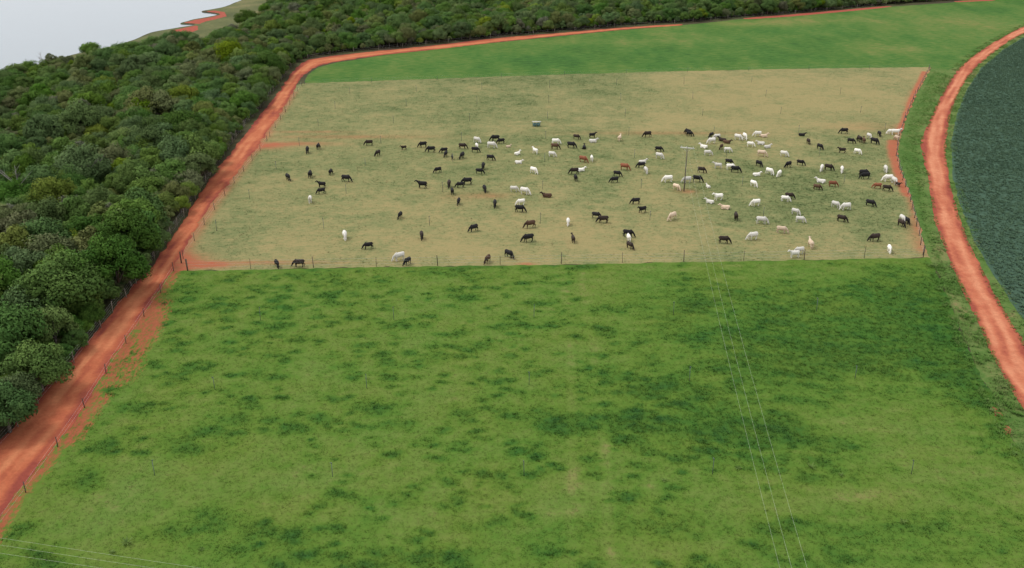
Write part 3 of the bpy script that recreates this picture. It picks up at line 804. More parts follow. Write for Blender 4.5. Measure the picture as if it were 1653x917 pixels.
# ------------------------------------------------------------------ trees
def lobes_for(r, rx, rz, zb, n, flat):
    L = []
    for k in range(n):
        a = r.uniform(0, 2 * math.pi); u = r.random() ** 0.6
        rr = rx * u * 0.78
        zz = zb + rz * (0.25 + 0.75 * math.sqrt(max(0, 1 - (u * 0.92) ** 2))) * (flat if r.random() < 0.25 else 1.0) * r.uniform(0.6, 1.08)
        L.append((rr * math.cos(a), rr * math.sin(a), zz, r.uniform(0.18, 0.38) * rx))
    for k in range(int(n * 0.4)):           # skirt lobes that bring the crown down
        a = r.uniform(0, 2 * math.pi)
        L.append((rx * 0.72 * math.cos(a), rx * 0.72 * math.sin(a), zb + r.uniform(0.05, 0.4) * rz, r.uniform(0.22, 0.34) * rx))
    return L
def crown_mesh(name, seed, rx, rz, zb, nl, leaves, ls, mat, sparse=1.0):
    r = random.Random(seed); g = np.random.default_rng(seed)
    L = lobes_for(r, rx * r.uniform(.92, 1.05), rz, zb, int(nl * 1.35), 0.6)
    sx_, sy_ = r.uniform(.85, 1.15), r.uniform(.85, 1.15)
    L = [(a * sx_ + (c_ - zb) * r.uniform(-.06, .06), b * sy_, c_, q) for a, b, c_, q in L]
    Vs = []; Ts = []; Ns = []
    per = int(leaves / len(L))
    for (x, y, z, q) in L:
        m = int(1.25 * per * (0.25 + 0.9 * (q / (0.25 * rx)) ** 2 * 0.75))
        d = g.normal(size=(m, 3)); d[:, 2] = d[:, 2] * 0.8 + 0.25
        d /= np.linalg.norm(d, axis=1)[:, None]
        rad = q * (0.5 + 0.6 * g.random(m) ** 0.5 + 0.35 * (g.random(m) < 0.12) * g.random(m))
        c = np.array([x, y, z]) + d * rad[:, None] * np.array([1, 1, 0.8])
        nrm = d + g.normal(size=(m, 3)) * 0.55; nrm[:, 2] += 0.25
        nrm /= np.linalg.norm(nrm, axis=1)[:, None]
        h = g.normal(size=(m, 3)); u = np.cross(nrm, h); u /= np.linalg.norm(u, axis=1)[:, None]
        v = np.cross(nrm, u)
        s = ls * g.uniform(0.6, 1.3, m)[:, None]
        quad = np.stack([c - u * s, c - v * s * 0.55 + nrm * s * 0.15, c + u * s, c + v * s * 0.55 + nrm * s * 0.15], 1)
        dn_ = d * 0.75 + (c - np.array([0, 0, zb])) / rx * 0.6; Ns.append(np.repeat(dn_ / np.linalg.norm(dn_, axis=1)[:, None], 4, 0))
        Vs.append(quad.reshape(-1, 3)); Ts.append(np.repeat(np.full(m, r.uniform(0.15, 0.85)) + g.uniform(-0.15, 0.15, m), 4))
    V = np.concatenate(Vs); T = np.clip(np.concatenate(Ts), 0, 1)
    o = mesh_np(name, V, np.arange(len(V)).reshape(-1, 4), mat, attrs={'tone': T})
    at = o.data.attributes.new('lobe', 'FLOAT_VECTOR', 'POINT'); at.data.foreach_set('vector', np.concatenate(Ns).astype(np.float32).reshape(-1))
    return o, L
def trunk_geo(seed, L, zb, rx, r0):
    r = random.Random(seed + 5); G = Geo()
    fork = zb * r.uniform(0.55, 0.85)
    lean = (r.uniform(-.25, .25), r.uniform(-.25, .25))
    top = (lean[0], lean[1], fork)
    G.tube([(0, 0, -0.1), (lean[0] * .4, lean[1] * .4, fork * .5), top], [r0 * 1.25, r0, r0 * .85], 7)
    for (x, y, z, q) in r.sample(L, min(7, len(L))):
        mid = (top[0] + (x - top[0]) * .45 + r.uniform(-.2, .2), top[1] + (y - top[1]) * .45 + r.uniform(-.2, .2), fork + (z - fork) * .55)
        G.tube([top, mid, (x, y, z)], [r0 * .6, r0 * .38, r0 * .12], 5)
    return G
KINDS = [('mid', 'mid green broadleaf tree with a rounded lumpy crown'), ('dark', 'dark green dense broadleaf tree with a heavy crown'),
         ('olive', 'olive green loose-crowned scrub tree'), ('lime', 'bright lime green tree standing out from its neighbours'), ('grey', 'greyish thin-leaved scrub tree')]
KLAB = dict(KINDS)
KSHORT = {'mid': 'a green', 'dark': 'a dark', 'olive': 'an olive', 'lime': 'a lime', 'grey': 'a greyish'}
KOWN = {'mid': 'leafy mid green', 'dark': 'dense dark green', 'olive': 'loose olive green', 'lime': 'bright lime', 'grey': 'thin greyish'}
VAR = []   # (kind, crown object, trunk object)
spec = [('mid', 3.0, 3.3, 2.2, 20, 4200), ('mid', 3.5, 3.0, 2.4, 24, 4600), ('mid', 2.6, 3.6, 1.9, 18, 3800), ('mid', 3.2, 2.8, 1.8, 22, 4200), ('dark', 3.4, 3.8, 2.0, 24, 5200), ('dark', 2.8, 3.2, 1.7, 20, 4400), ('dark', 3.9, 3.4, 2.3, 28, 5600),
        ('olive', 3.0, 2.6, 2.0, 20, 3400), ('olive', 2.5, 2.8, 1.8, 16, 2900), ('olive', 3.5, 2.9, 2.2, 24, 3700), ('lime', 3.2, 2.8, 2.3, 22, 4000), ('lime', 2.6, 3.0, 2.0, 18, 3600), ('grey', 2.8, 2.6, 1.9, 18, 2300), ('grey', 2.3, 2.4, 1.7, 14, 1900)]
for i, (kd, rx, rz, zb, nl, lv) in enumerate(spec):
    root = empty('broadleaf_tree')
    cr, L = crown_mesh('crown', 100 + i, rx, rz, zb, nl, int(lv * 1.35), 0.17 if kd != 'grey' else 0.15, LEAF[kd])
    cr.parent = root
    tk = trunk_geo(100 + i, L, zb, rx, 0.13 + 0.02 * rx).build('trunk', M['bark'], root, True)
    VAR.append((kd, root, cr, tk))

# woodland outline on the ground
FOR_E = [(-57.6, 20.0), (-57.8, 70.0)] + [tuple(p) for p in gpl([(-12, 735), (50, 656), (105, 596), (158, 530), (198, 480), (246, 424), (283, 366), (320, 306), (358, 254), (389, 212), (417, 176), (440, 146), (457, 122), (468, 106)])]
FOR_F = gpl([(500, 92), (560, 84), (600, 80), (700, 70), (800, 59), (900, 50.5), (1000, 42), (1060, 38), (1105, 36), (1200, 27), (1300, 19), (1430, 8), (1540, 0), (1640, -6)])
FOR_L = [(360, 640), (80, 760), (-120, 640)] 
FOR_S = gpl([(470, -30), (448, 6), (424, 32), (385, 58), (335, 78), (280, 84), (200, 97), (100, 116), (0, 140), (-120, 180)])
for_poly = np.vstack([FOR_E, FOR_F, FOR_L, FOR_S, [(-190, 190), (-160, 60), (-130, 20)]])
def poisson(poly, d_fn, seed, tries=260000):
    P = np.asarray(poly); x0, y0 = P.min(0); x1, y1 = P.max(0)
    r = np.random.default_rng(seed)
    X = r.uniform(x0, x1, tries); Y = r.uniform(y0, y1, tries)
    S = sdf_poly(P, X, Y); k = S > 0.0
    X, Y, S = X[k], Y[k], S[k]
    D = d_fn(X, Y, S)
    cell = 3.0; grid = {}; out = []
    for x, y, d, s in zip(X, Y, D, S):
        cx, cy = int(x // cell), int(y // cell); ok = True
        for a in (-1, 0, 1):
            for b in (-1, 0, 1):
                for (qx, qy) in grid.get((cx + a, cy + b), ()):
                    if (qx - x) ** 2 + (qy - y) ** 2 < d * d: ok = False; break
                if not ok: break
            if not ok: break
        if ok:
            grid.setdefault((cx, cy), []).append((x, y)); out.append((x, y, s))
    return out
def dmin(X, Y, S):
    return np.clip(2.6 + 1.2 * (fbm(X, Y, 18, 55, 2) - 0.5), 2.0, 3.0)
pts = poisson(for_poly, dmin, 21)
r = random.Random(3)
trees = []
PX = np.array([p[0] for p in pts]); PY = np.array([p[1] for p in pts])
KN = fbm(PX, PY, 16.0, 95, 3); HN = fbm(PX, PY, 24.0, 97, 3)
for i, (x, y, s) in enumerate(pts):
    u = r.random() + (KN[i] - 0.5) * 1.4
    kd = 'dark' if u < 0.24 else 'mid' if u < 0.62 else 'olive' if u < 0.86 else 'grey' if u < 0.96 else 'mid' if u < 1.08 else 'lime'
    if r.random() < 0.025: kd = 'lime'
    if kd in ('grey',) and y < 135: kd = 'mid'
    if kd == 'olive' and y < 130 and r.random() < 0.6: kd = 'dark'
    sc = (0.45 + 0.6 * r.random() ** 1.3) * (0.82 + 0.5 * HN[i])
    if r.random() < 0.14: sc *= 1.3
    if y < 150: sc *= 1.1
    if s < 2.0: sc *= r.uniform(0.78, 1.0)
    cand = [k for k, v in enumerate(VAR) if v[0] == kd]
    trees.append([x, y, sc, r.choice(cand), r.uniform(0, 6.28), s])
# trees the photograph singles out (pixel of the trunk foot, kind, scale)
SPECIAL = [(338, 208, 10, 1.2, 'bright green broad tree on the woodland edge above the track'), (205, 300, 11, 1.15, 'lime green tree with spreading fresh foliage deep in the woodland'),
           (95, 345, 10, 1.2, 'yellow green tree rising from darker woodland'), (205, 258, 10, 1.1, 'bright yellow green flat-topped tree among olive scrub'), (325, 300, 1, 1.1, 'round fresh green tree leaning out over the red track'),
           (435, 128, 4, 1.35, 'big very dark tree at the bend of the red track'), (20, 600, 6, 1.3, 'massive dark tree at the nearest corner of the woodland'),
           (150, 100, 1, 1.1, 'lone round green tree on the bank against the pale lake'), (88, 118, 8, 1.05, 'ragged open-branched tree against the pale lake')]
spx = [gp(a, b) for a, b, *_ in SPECIAL]
trees = [t for t in trees if all((t[0] - q[0]) ** 2 + (t[1] - q[1]) ** 2 > 7 for q in spx)]
def vis(t):
    px, py = to_px(t[0], t[1], 4.0)
    return -15 < px < 1668 and -5 < py < 930
order = sorted([i for i, t in enumerate(trees) if vis(t)], key=lambda i: math.hypot(trees[i][0], trees[i][1]))
near = set(order[:280])
used_var = set()
def place_tree(v, x, y, sc, rot, label, group):
    kd, root, cr, tk = VAR[v]
    if v not in used_var:
        used_var.add(v); t = root
    else:
        t = root.copy(); col.objects.link(t)
        for ch in (cr, tk):
            c = ch.copy(); col.objects.link(c); c.parent = t
    t.location = (x, y, 0); t.rotation_euler = (0, 0, rot)
    zs = sc * random.uniform(0.88, 1.15)
    t.scale = (sc, sc, zs)
    tag(t, label, 'tree', group)
    for q in ('kind',):
        if q in t: del t[q]
    return t
for (a, b, v, sc, lab) in SPECIAL:
    x, y = gp(a, b)
    place_tree(v, x, y, sc, random.uniform(0, 6), lab, 'trees of the woodland')
for i in sorted(near):
    x, y, sc, v, rot, s = trees[i]
    kd = VAR[v][0]
    where = 'on the woodland edge' if s < 3.2 else 'deep in the woodland' if s > 14 else 'near the red track'
    size = 'large ' if sc > 1.05 else 'small ' if sc < 0.72 else ''
    nb = sorted(((x - t[0]) ** 2 + (y - t[1]) ** 2, j) for j, t in enumerate(trees) if j != i and abs(t[0] - x) < 9 and abs(t[1] - y) < 9)[:2]
    ks = [KSHORT[VAR[trees[j][3]][0]] for _, j in nb]
    comp = '' if not ks else 'beside %s tree' % ks[0] if len(ks) < 2 or ks[0] == ks[1] else 'between %s and %s trees' % (ks[0].split(' ', 1)[1], ks[1].split(' ', 1)[1])
    if len(ks) == 2 and ks[0] == ks[1]: comp = 'among %s trees' % ks[0].split(' ', 1)[1]
    place_tree(v, x, y, sc, rot, ('%s%s tree %s %s' % (size, KOWN[kd], comp, where)).replace('  ', ' '), 'trees of the woodland')
for v in range(len(VAR)):                       # make sure no prototype is left unplaced at the origin
    if v not in used_var:
        place_tree(v, -75.0 - v, 150.0 + 5 * v, 0.8, 1.0, KLAB[VAR[v][0]] + ' inside the woodland', 'trees of the woodland')

# the rest of the woodland reads as one mass
rest = [t for i, t in enumerate(trees) if i not in near]
ug = np.random.default_rng(31); ux = ug.uniform(for_poly[:, 0].min(), for_poly[:, 0].max(), 70000); uy = ug.uniform(20, 640, 70000)      # undergrowth closing the gaps
uk = (sdf_poly(for_poly, ux, uy) > 0.3) & (fbm(ux, uy, 10, 59, 2) > 0.3); ux, uy = ux[uk], uy[uk]
LOWV = [k for k, v in enumerate(VAR) if v[0] in ('mid', 'olive', 'dark')]
rest += [[float(a), float(b), random.uniform(0.28, 0.5), random.choice(LOWV), random.uniform(0, 6.28), 9] for a, b in zip(ux, uy)]
rv = np.array([(t[0], t[1], 0.0) for t in rest])
wo = mesh_np('woodland', rv, [], None, attrs={'scl': [t[2] for t in rest], 'rot': [t[4] for t in rest], 'var': [t[3] for t in rest]})
ng = bpy.data.node_groups.new('woodland_trees', 'GeometryNodeTree')
ng.interface.new_socket('Geometry', in_out='INPUT', socket_type='NodeSocketGeometry')
ng.interface.new_socket('Geometry', in_out='OUTPUT', socket_type='NodeSocketGeometry')
gi = ng.nodes.new('NodeGroupInput'); go = ng.nodes.new('NodeGroupOutput')
def nattr(name):
    n = ng.nodes.new('GeometryNodeInputNamedAttribute'); n.data_type = 'FLOAT'; n.inputs[0].default_value = name
    return n.outputs[0]
vat, sat, rat = nattr('var'), nattr('scl'), nattr('rot')
cx_s = ng.nodes.new('ShaderNodeCombineXYZ'); cx_r = ng.nodes.new('ShaderNodeCombineXYZ')
for k in range(3): ng.links.new(sat, cx_s.inputs[k])
ng.links.new(rat, cx_r.inputs[2])
join = ng.nodes.new('GeometryNodeJoinGeometry')
for v, (kd, root, cr, tk) in enumerate(VAR):
    cmp_ = ng.nodes.new('FunctionNodeCompare'); cmp_.data_type = 'FLOAT'; cmp_.operation = 'EQUAL'
    ng.links.new(vat, cmp_.inputs[0]); cmp_.inputs[1].default_value = float(v); cmp_.inputs[12].default_value = 0.1
    for ob in (cr, tk):
        oi = ng.nodes.new('GeometryNodeObjectInfo'); oi.transform_space = 'ORIGINAL'; oi.inputs['Object'].default_value = ob
        oi.inputs['As Instance'].default_value = True
        ip = ng.nodes.new('GeometryNodeInstanceOnPoints')
        ng.links.new(gi.outputs[0], ip.inputs['Points']); ng.links.new(cmp_.outputs[0], ip.inputs['Selection'])
        ng.links.new(oi.outputs['Geometry'], ip.inputs['Instance'])
        ng.links.new(cx_s.outputs[0], ip.inputs['Scale']); ng.links.new(cx_r.outputs[0], ip.inputs['Rotation'])
        ng.links.new(ip.outputs[0], join.inputs[0])
ng.links.new(join.outputs[0], go.inputs[0])
md = wo.modifiers.new('trees', 'NODES'); md.node_group = ng
tag(wo, 'dense mixed green woodland stretching back from the track to the lake', 'woodland', kind='stuff')
print('trees', len(trees), 'rest', len(rest))

# bare grey trees
def bare_tree(px, py, h, seed, label):
    x, y = gp(px, py); rr = random.Random(seed)
    root = empty('bare_tree', (x, y, 0))
    G = Geo(); B = Geo()
    top = (rr.uniform(-.3, .3), rr.uniform(-.3, .3), h * .45)
    G.tube([(0, 0, -.1), (top[0] * .5, top[1] * .5, h * .25), top], [.16, .13, .11], 7)
    for k in range(9):
        a = rr.uniform(0, 6.28); L = h * rr.uniform(.35, .6)
        p1 = (top[0] + math.cos(a) * L * .4, top[1] + math.sin(a) * L * .4, top[2] + L * .45)
        p2 = (top[0] + math.cos(a) * L * .8, top[1] + math.sin(a) * L * .8, top[2] + L * .85)
        B.tube([top, p1, p2], [.07, .05, .02], 5)
        for q in range(5):
            b = a + rr.uniform(-1.2, 1.2); m = rr.uniform(.3, .9)
            s0 = tuple(p1[i] + (p2[i] - p1[i]) * m for i in range(3)); l2 = L * rr.uniform(.25, .5)
            B.tube([s0, (s0[0] + math.cos(b) * l2 * .7, s0[1] + math.sin(b) * l2 * .7, s0[2] + l2 * .6)], [.03, .01], 4)
    G.build('trunk', M['dead'], root); B.build('branches', M['dead'], root)
    tag(root, label, 'tree', 'bare trees of the woodland')
bare_tree(38, 335, 8.5, 1, 'leafless grey tree with spreading branches inside the woodland')
bare_tree(145, 312, 7.5, 2, 'small leafless grey tree beside bright lime green foliage')
bare_tree(75, 120, 6.5, 4, 'leafless twiggy tree against the pale lake')

# ------------------------------------------------------------------ fences
post_mesh = {}
def post_data(key, h, rad, mat):
    if key not in post_mesh:
        G = Geo(); G.tube([(0, 0, -.15), (0.01, 0, h * .5), (0.0, 0.015, h)], [rad, rad * .95, rad * .85], 7)
        o = G.build('post', mat); post_mesh[key] = o.data
        bpy.data.objects.remove(o)
    return post_mesh[key]
def resample(line, step):
    L = np.asarray(line, float); d = np.r_[0, np.cumsum(np.linalg.norm(np.diff(L, axis=0), axis=1))]
    n = max(2, int(round(d[-1] / step)) + 1)
    s = np.linspace(0, d[-1], n)
    return np.stack([np.interp(s, d, L[:, 0]), np.interp(s, d, L[:, 1])], 1)
def fence(line, step, h, rad, key, mat, label, wires, wr=0.006, seed=1, strong=0):
    P = resample(line, step); rr = random.Random(seed)
    root = empty('wire_fence', (P[0][0], P[0][1], 0))
    o0 = Vector(root.location)
    for k, (x, y) in enumerate(P):
        me = post_data(key + ('_s' if strong and k % strong == 0 else ''), h * (1.1 if strong and k % strong == 0 else 1), rad * (1.6 if strong and k % strong == 0 else 1), mat)
        o = bpy.data.objects.new('post', me); col.objects.link(o); o.parent = root
        o.location = (x - o0.x + rr.uniform(-.06, .06), y - o0.y, 0)
        o.rotation_euler = (rr.uniform(-.05, .05), rr.uniform(-.05, .05), rr.uniform(0, 6)); s = rr.uniform(.86, 1.08); o.scale = (1, 1, s)
    for w in wires:
        G = Geo(); G.tube([(x - o0.x, y - o0.y, w) for x, y in P], wr, 4); G.build('wire', M['wire'], root)
    return tag(root, label, 'fence', 'wire fences')
fence(gpl([(302, 437), (400, 434.5), (500, 432.3), (668, 429.5), (868, 426.5), (1064, 423.5), (1270, 419.5), (1455, 416), (1490, 415)]), 9.7, 1.75, 0.042, 'pf', M['post'],
      'thin-posted wire fence dividing tan paddock from near green pasture', (0.5, 1.0, 1.45), seed=2, strong=2)
fence(gpl([(1490, 412), (1484, 384), (1476, 352), (1468, 322), (1455, 285), (1446.5, 253), (1450, 226), (1461, 190), (1477, 155), (1500, 112)]), 4.6, 1.6, 0.07, 'pr', M['post'],
      'close-set wooden post fence beside the red road verge', (0.4, 0.8, 1.2), seed=3)
fence(gpl([(1500, 110), (1300, 112.5), (1100, 116.5), (900, 121.8), (700, 129), (492, 136)]), 19.0, 1.4, 0.04, 'pt', M['riser'], 'fine wire fence along the far edge of the tan paddock', (0.6, 1.1), wr=0.004, seed=4)
LFENCE = [(-56.0, 45.0), (-56.0, 70.0)] + [tuple(p) for p in gpl([(26, 694), (59.5, 656.6), (88.5, 621), (116, 591), (141, 560), (183, 504), (204, 481), (239, 434), (283, 372), (322, 312), (352, 266), (385, 218), (415, 181), (440, 150), (460, 122), (474, 104)])]
fence(LFENCE, 5.0, 1.75, 0.06, 'pl', M['pale_post'], 'pale post fence along the woodland side of the red track', (0.45, 0.85, 1.25, 1.6), seed=5)
RFENCE = [(-48.6, 45.0)] + [tuple(p) for p in gpl([(43, 793), (103, 708), (146, 645), (178, 592), (210, 545), (238, 504), (261, 470), (281, 438)])]
fence(RFENCE, 8.0, 1.5, 0.055, 'pk', M['post'], 'dark post fence between the red track and the near pasture', (0.5, 1.0), seed=6)
fence(gpl([(296, 418), (316, 386), (336, 354), (362, 318), (391, 280), (417, 248), (431, 228)]), 8.0, 1.5, 0.055, 'pk', M['post'], 'dark post fence between the red track and the tan paddock', (0.5, 1.0), seed=7)
fence(gpl([(436, 221), (446, 205), (460, 183), (476, 156), (487, 138)]), 8.0, 1.5, 0.055, 'pk', M['post'], 'short run of dark fence posts between track and far paddock corner', (0.5, 1.0), seed=8)
fence(gpl([(497, 95), (548, 86.5), (600, 81.8), (700, 71.8), (800, 60.6), (900, 52.2), (1000, 43.6), (1105, 37.2), (1200, 28.6), (1300, 20.6), (1430, 9.2)]), 9.0, 1.8, 0.08, 'pl', M['pale_post'], 'pale post fence at the foot of the far woodland edge', (0.6, 1.2), seed=9)
# gateway posts at the paddock corner
for (a, b, lab) in [(303, 437, 'thick dark gate post at the corner of the tan paddock and pasture'), (293, 425, 'thick dark gate post where a red path leaves the track')]:
    x, y = gp(a, b); o = bpy.data.objects.new('gate_post', post_data('gate', 2.0, 0.11, M['post'])); col.objects.link(o)
    o.location = (x, y, 0); tag(o, lab, 'gate post', 'gate posts')

# ------------------------------------------------------------------ irrigation risers on their grid
RIS = [(250, 768), (537, 770), (846, 768), (1150, 766), (1471, 766), (347, 629), (592, 627), (854, 622), (1113, 616), (1380, 612), (421, 518), (636, 517), (862, 513), (1087, 508), (1318, 503),
       (523, 370), (350, 373), (693.5, 364), (872, 361), (1049, 356), (1232, 351), (403, 320), (559, 313), (715, 310), (876, 306), (1035, 304), (1198, 300), (1362, 297), (446, 274), (590, 268), (731, 262), (879, 261), (1024, 255), (1172, 254), (1322, 252.6),
       (483.5, 236), (615, 232), (745, 228), (881, 224), (1015, 219), (1152, 217), (1289, 215), (1428, 212), (514, 204), (635, 199), (758, 196), (884, 192), (1009, 189), (1134, 187), (1260, 184), (1389, 182),
       (541, 176), (656, 172), (770, 169), (886, 166), (1002, 163), (1118, 160), (1236, 156), (1356, 153), (565, 152), (672, 148), (778, 145), (887, 142), (995, 138), (1104, 136), (1213, 133)]
G = Geo(); G.tube([(0, 0, -.1), (0, 0, 1.85)], [.035, .03], 6); pipe = G.build('pipe', M['riser'])
G = Geo(); G.tube([(0, 0, 1.85), (0, 0, 1.97)], [.055, .04], 6); G.box((0.07, 0, 1.95), (.2, .05, .05)); head = G.build('sprinkler_head', M['riser'])
proto = empty('sprinkler_riser'); pipe.parent = proto; head.parent = proto
for k, (a, b) in enumerate(RIS):
    x, y = gp(a, b)
    t = proto
    if k:
        t = proto.copy(); col.objects.link(t)
        for ch in (pipe, head):
            c = ch.copy(); col.objects.link(c); c.parent = t
    t.location = (x, y, 0); t.rotation_euler = (random.uniform(-.03, .03), random.uniform(-.03, .03), random.uniform(0, 6)); s = random.uniform(.85, 1.1); t.scale = (1, 1, s)
    tag(t, 'thin dark upright irrigation riser standing in the near green pasture' if b > 450 else 'thin dark upright irrigation riser standing in the tan paddock among cattle' if b > 212 else 'thin dark irrigation riser standing in the empty back of the tan paddock', 'riser post', 'irrigation risers on a grid')

# ------------------------------------------------------------------ power line
def power_pole(x, y, h, arm_dir, label):
    root = empty('power_pole', (x, y, 0))
    G = Geo(); G.tube([(0, 0, -.3), (0, 0, h * .5), (0.0, 0, h)], [.13, .10, .075], 9); G.build('pole', M['pole'], root, True)
    d = Vector((math.cos(arm_dir), math.sin(arm_dir), 0)); Mx = Matrix.Rotation(arm_dir, 3, 'Z')
    G = Geo(); G.box((0, 0, h - .25), (2.7, .17, .2), Mx); arm = G.build('crossarm', M['pale'], root)
    for s in (-1, 1):
        G = Geo(); p = d * (s * .8); G.tube([(p.x, p.y, h - .3), (d.x * .08 * s, d.y * .08 * s, h - 1.0)], .025, 4); G.build('brace', M['pale'], root)
    tips = []
    for s in (-1.1, -0.15 if h > 0 else 0, 1.1):
        p = d * s
        G = Geo(); G.tube([(p.x, p.y, h - .18), (p.x, p.y, h - .10), (p.x, p.y, h - .02), (p.x, p.y, h + .06)], [.04, .08, .05, .07], 8); G.build('insulator', M['porcelain'], root)
        tips.append(Vector((x + p.x, y + p.y, h + .06)))
    tag(root, label, 'power pole', 'power poles')
    return tips
def conductor(a, b, sag, label):
    pts_ = [a.lerp(b, k / 40) - Vector((0, 0, sag * 4 * (k / 40) * (1 - k / 40))) for k in range(41)]
    G = Geo(); G.tube([tuple(p) for p in pts_], 0.005, 5)
    o = G.build('power_line', M['line']); tag(o, label, 'cable', 'power line conductors')
p1 = gp(1104, 309); H1 = 9.0
p2 = (20.6, 47.0)
dirv = math.atan2(p1[1] - p2[1], p1[0] - p2[0])
t1 = power_pole(p1[0], p1[1], H1, dirv - math.pi / 2 - 0.25, 'lone wooden power pole with pale crossarm standing among the cattle')
t2 = power_pole(p2[0], p2[1], 9.5, dirv - math.pi / 2 + 0.35, 'wooden power pole in the near pasture where two lines meet')
a3 = np.array(gp(0, 880, 8.3)); dv = a3 - np.array(p2); dv = dv / np.linalg.norm(dv); p3 = np.array(p2) + dv * 118.0
t3 = power_pole(float(p3[0]), float(p3[1]), 9.5, math.atan2(dv[1], dv[0]) + math.pi / 2, 'wooden power pole inside the woodland beyond the red track')
for a, b in zip(t1, t2): conductor(a, b, 1.6, 'pale overhead cable running from the cattle paddock pole over the pasture')
for a, b in zip(t2, t3[::-1] if (t3[0] - t2[0]).length > (t3[2] - t2[0]).length else t3): conductor(a, b, 1.3, 'pale overhead cable crossing the near pasture corner towards the woodland')

# ------------------------------------------------------------------ mineral feeder under its little roof
x, y = gp(866, 204)
root = empty('mineral_feeder', (x, y, 0), R(2)); root.scale = (.85, .85, .85)
def prism_tub(cx, w, h):
    G = Geo(); n = 14; ring = []
    for (rr_, z_) in ((w * .42, .05), (w * .5, h), (w * .44, h), (w * .38, h * .45)):
        ring.append([(cx + rr_ * math.cos(2 * math.pi * k / n), rr_ * math.sin(2 * math.pi * k / n), z_) for k in range(n)])
    V = sum(ring, []); F = []
    for q in range(3):
        for k in range(n): F.append((q * n + k, q * n + (k + 1) % n, (q + 1) * n + (k + 1) % n, (q + 1) * n + k))
    F.append(tuple(range(n - 1, -1, -1))); F.append(tuple(3 * n + k for k in range(n)))
    return G.add(V, F)
for cx in (-.5, .5): prism_tub(cx, 1.05, .95).build('tub', M['tub'], root, True)
for sx in (-1, 1):
    for sy in (-1, 1):
        G = Geo(); G.tube([(sx * 1.05, sy * .38, -.1), (sx * 1.05, sy * .38, 1.42)], .045, 6); G.build('post', M['tub'], root)
for sy in (-1, 1):
    G = Geo(); G.box((0, sy * .4, 1.46), (2.6, .34, .03), Matrix.Rotation(-sy * .3, 3, 'X')); G.build('roof_sheet', M['pale'], root)
tag(root, 'blue green cattle feeder tubs under a narrow pale roof', 'feeder')

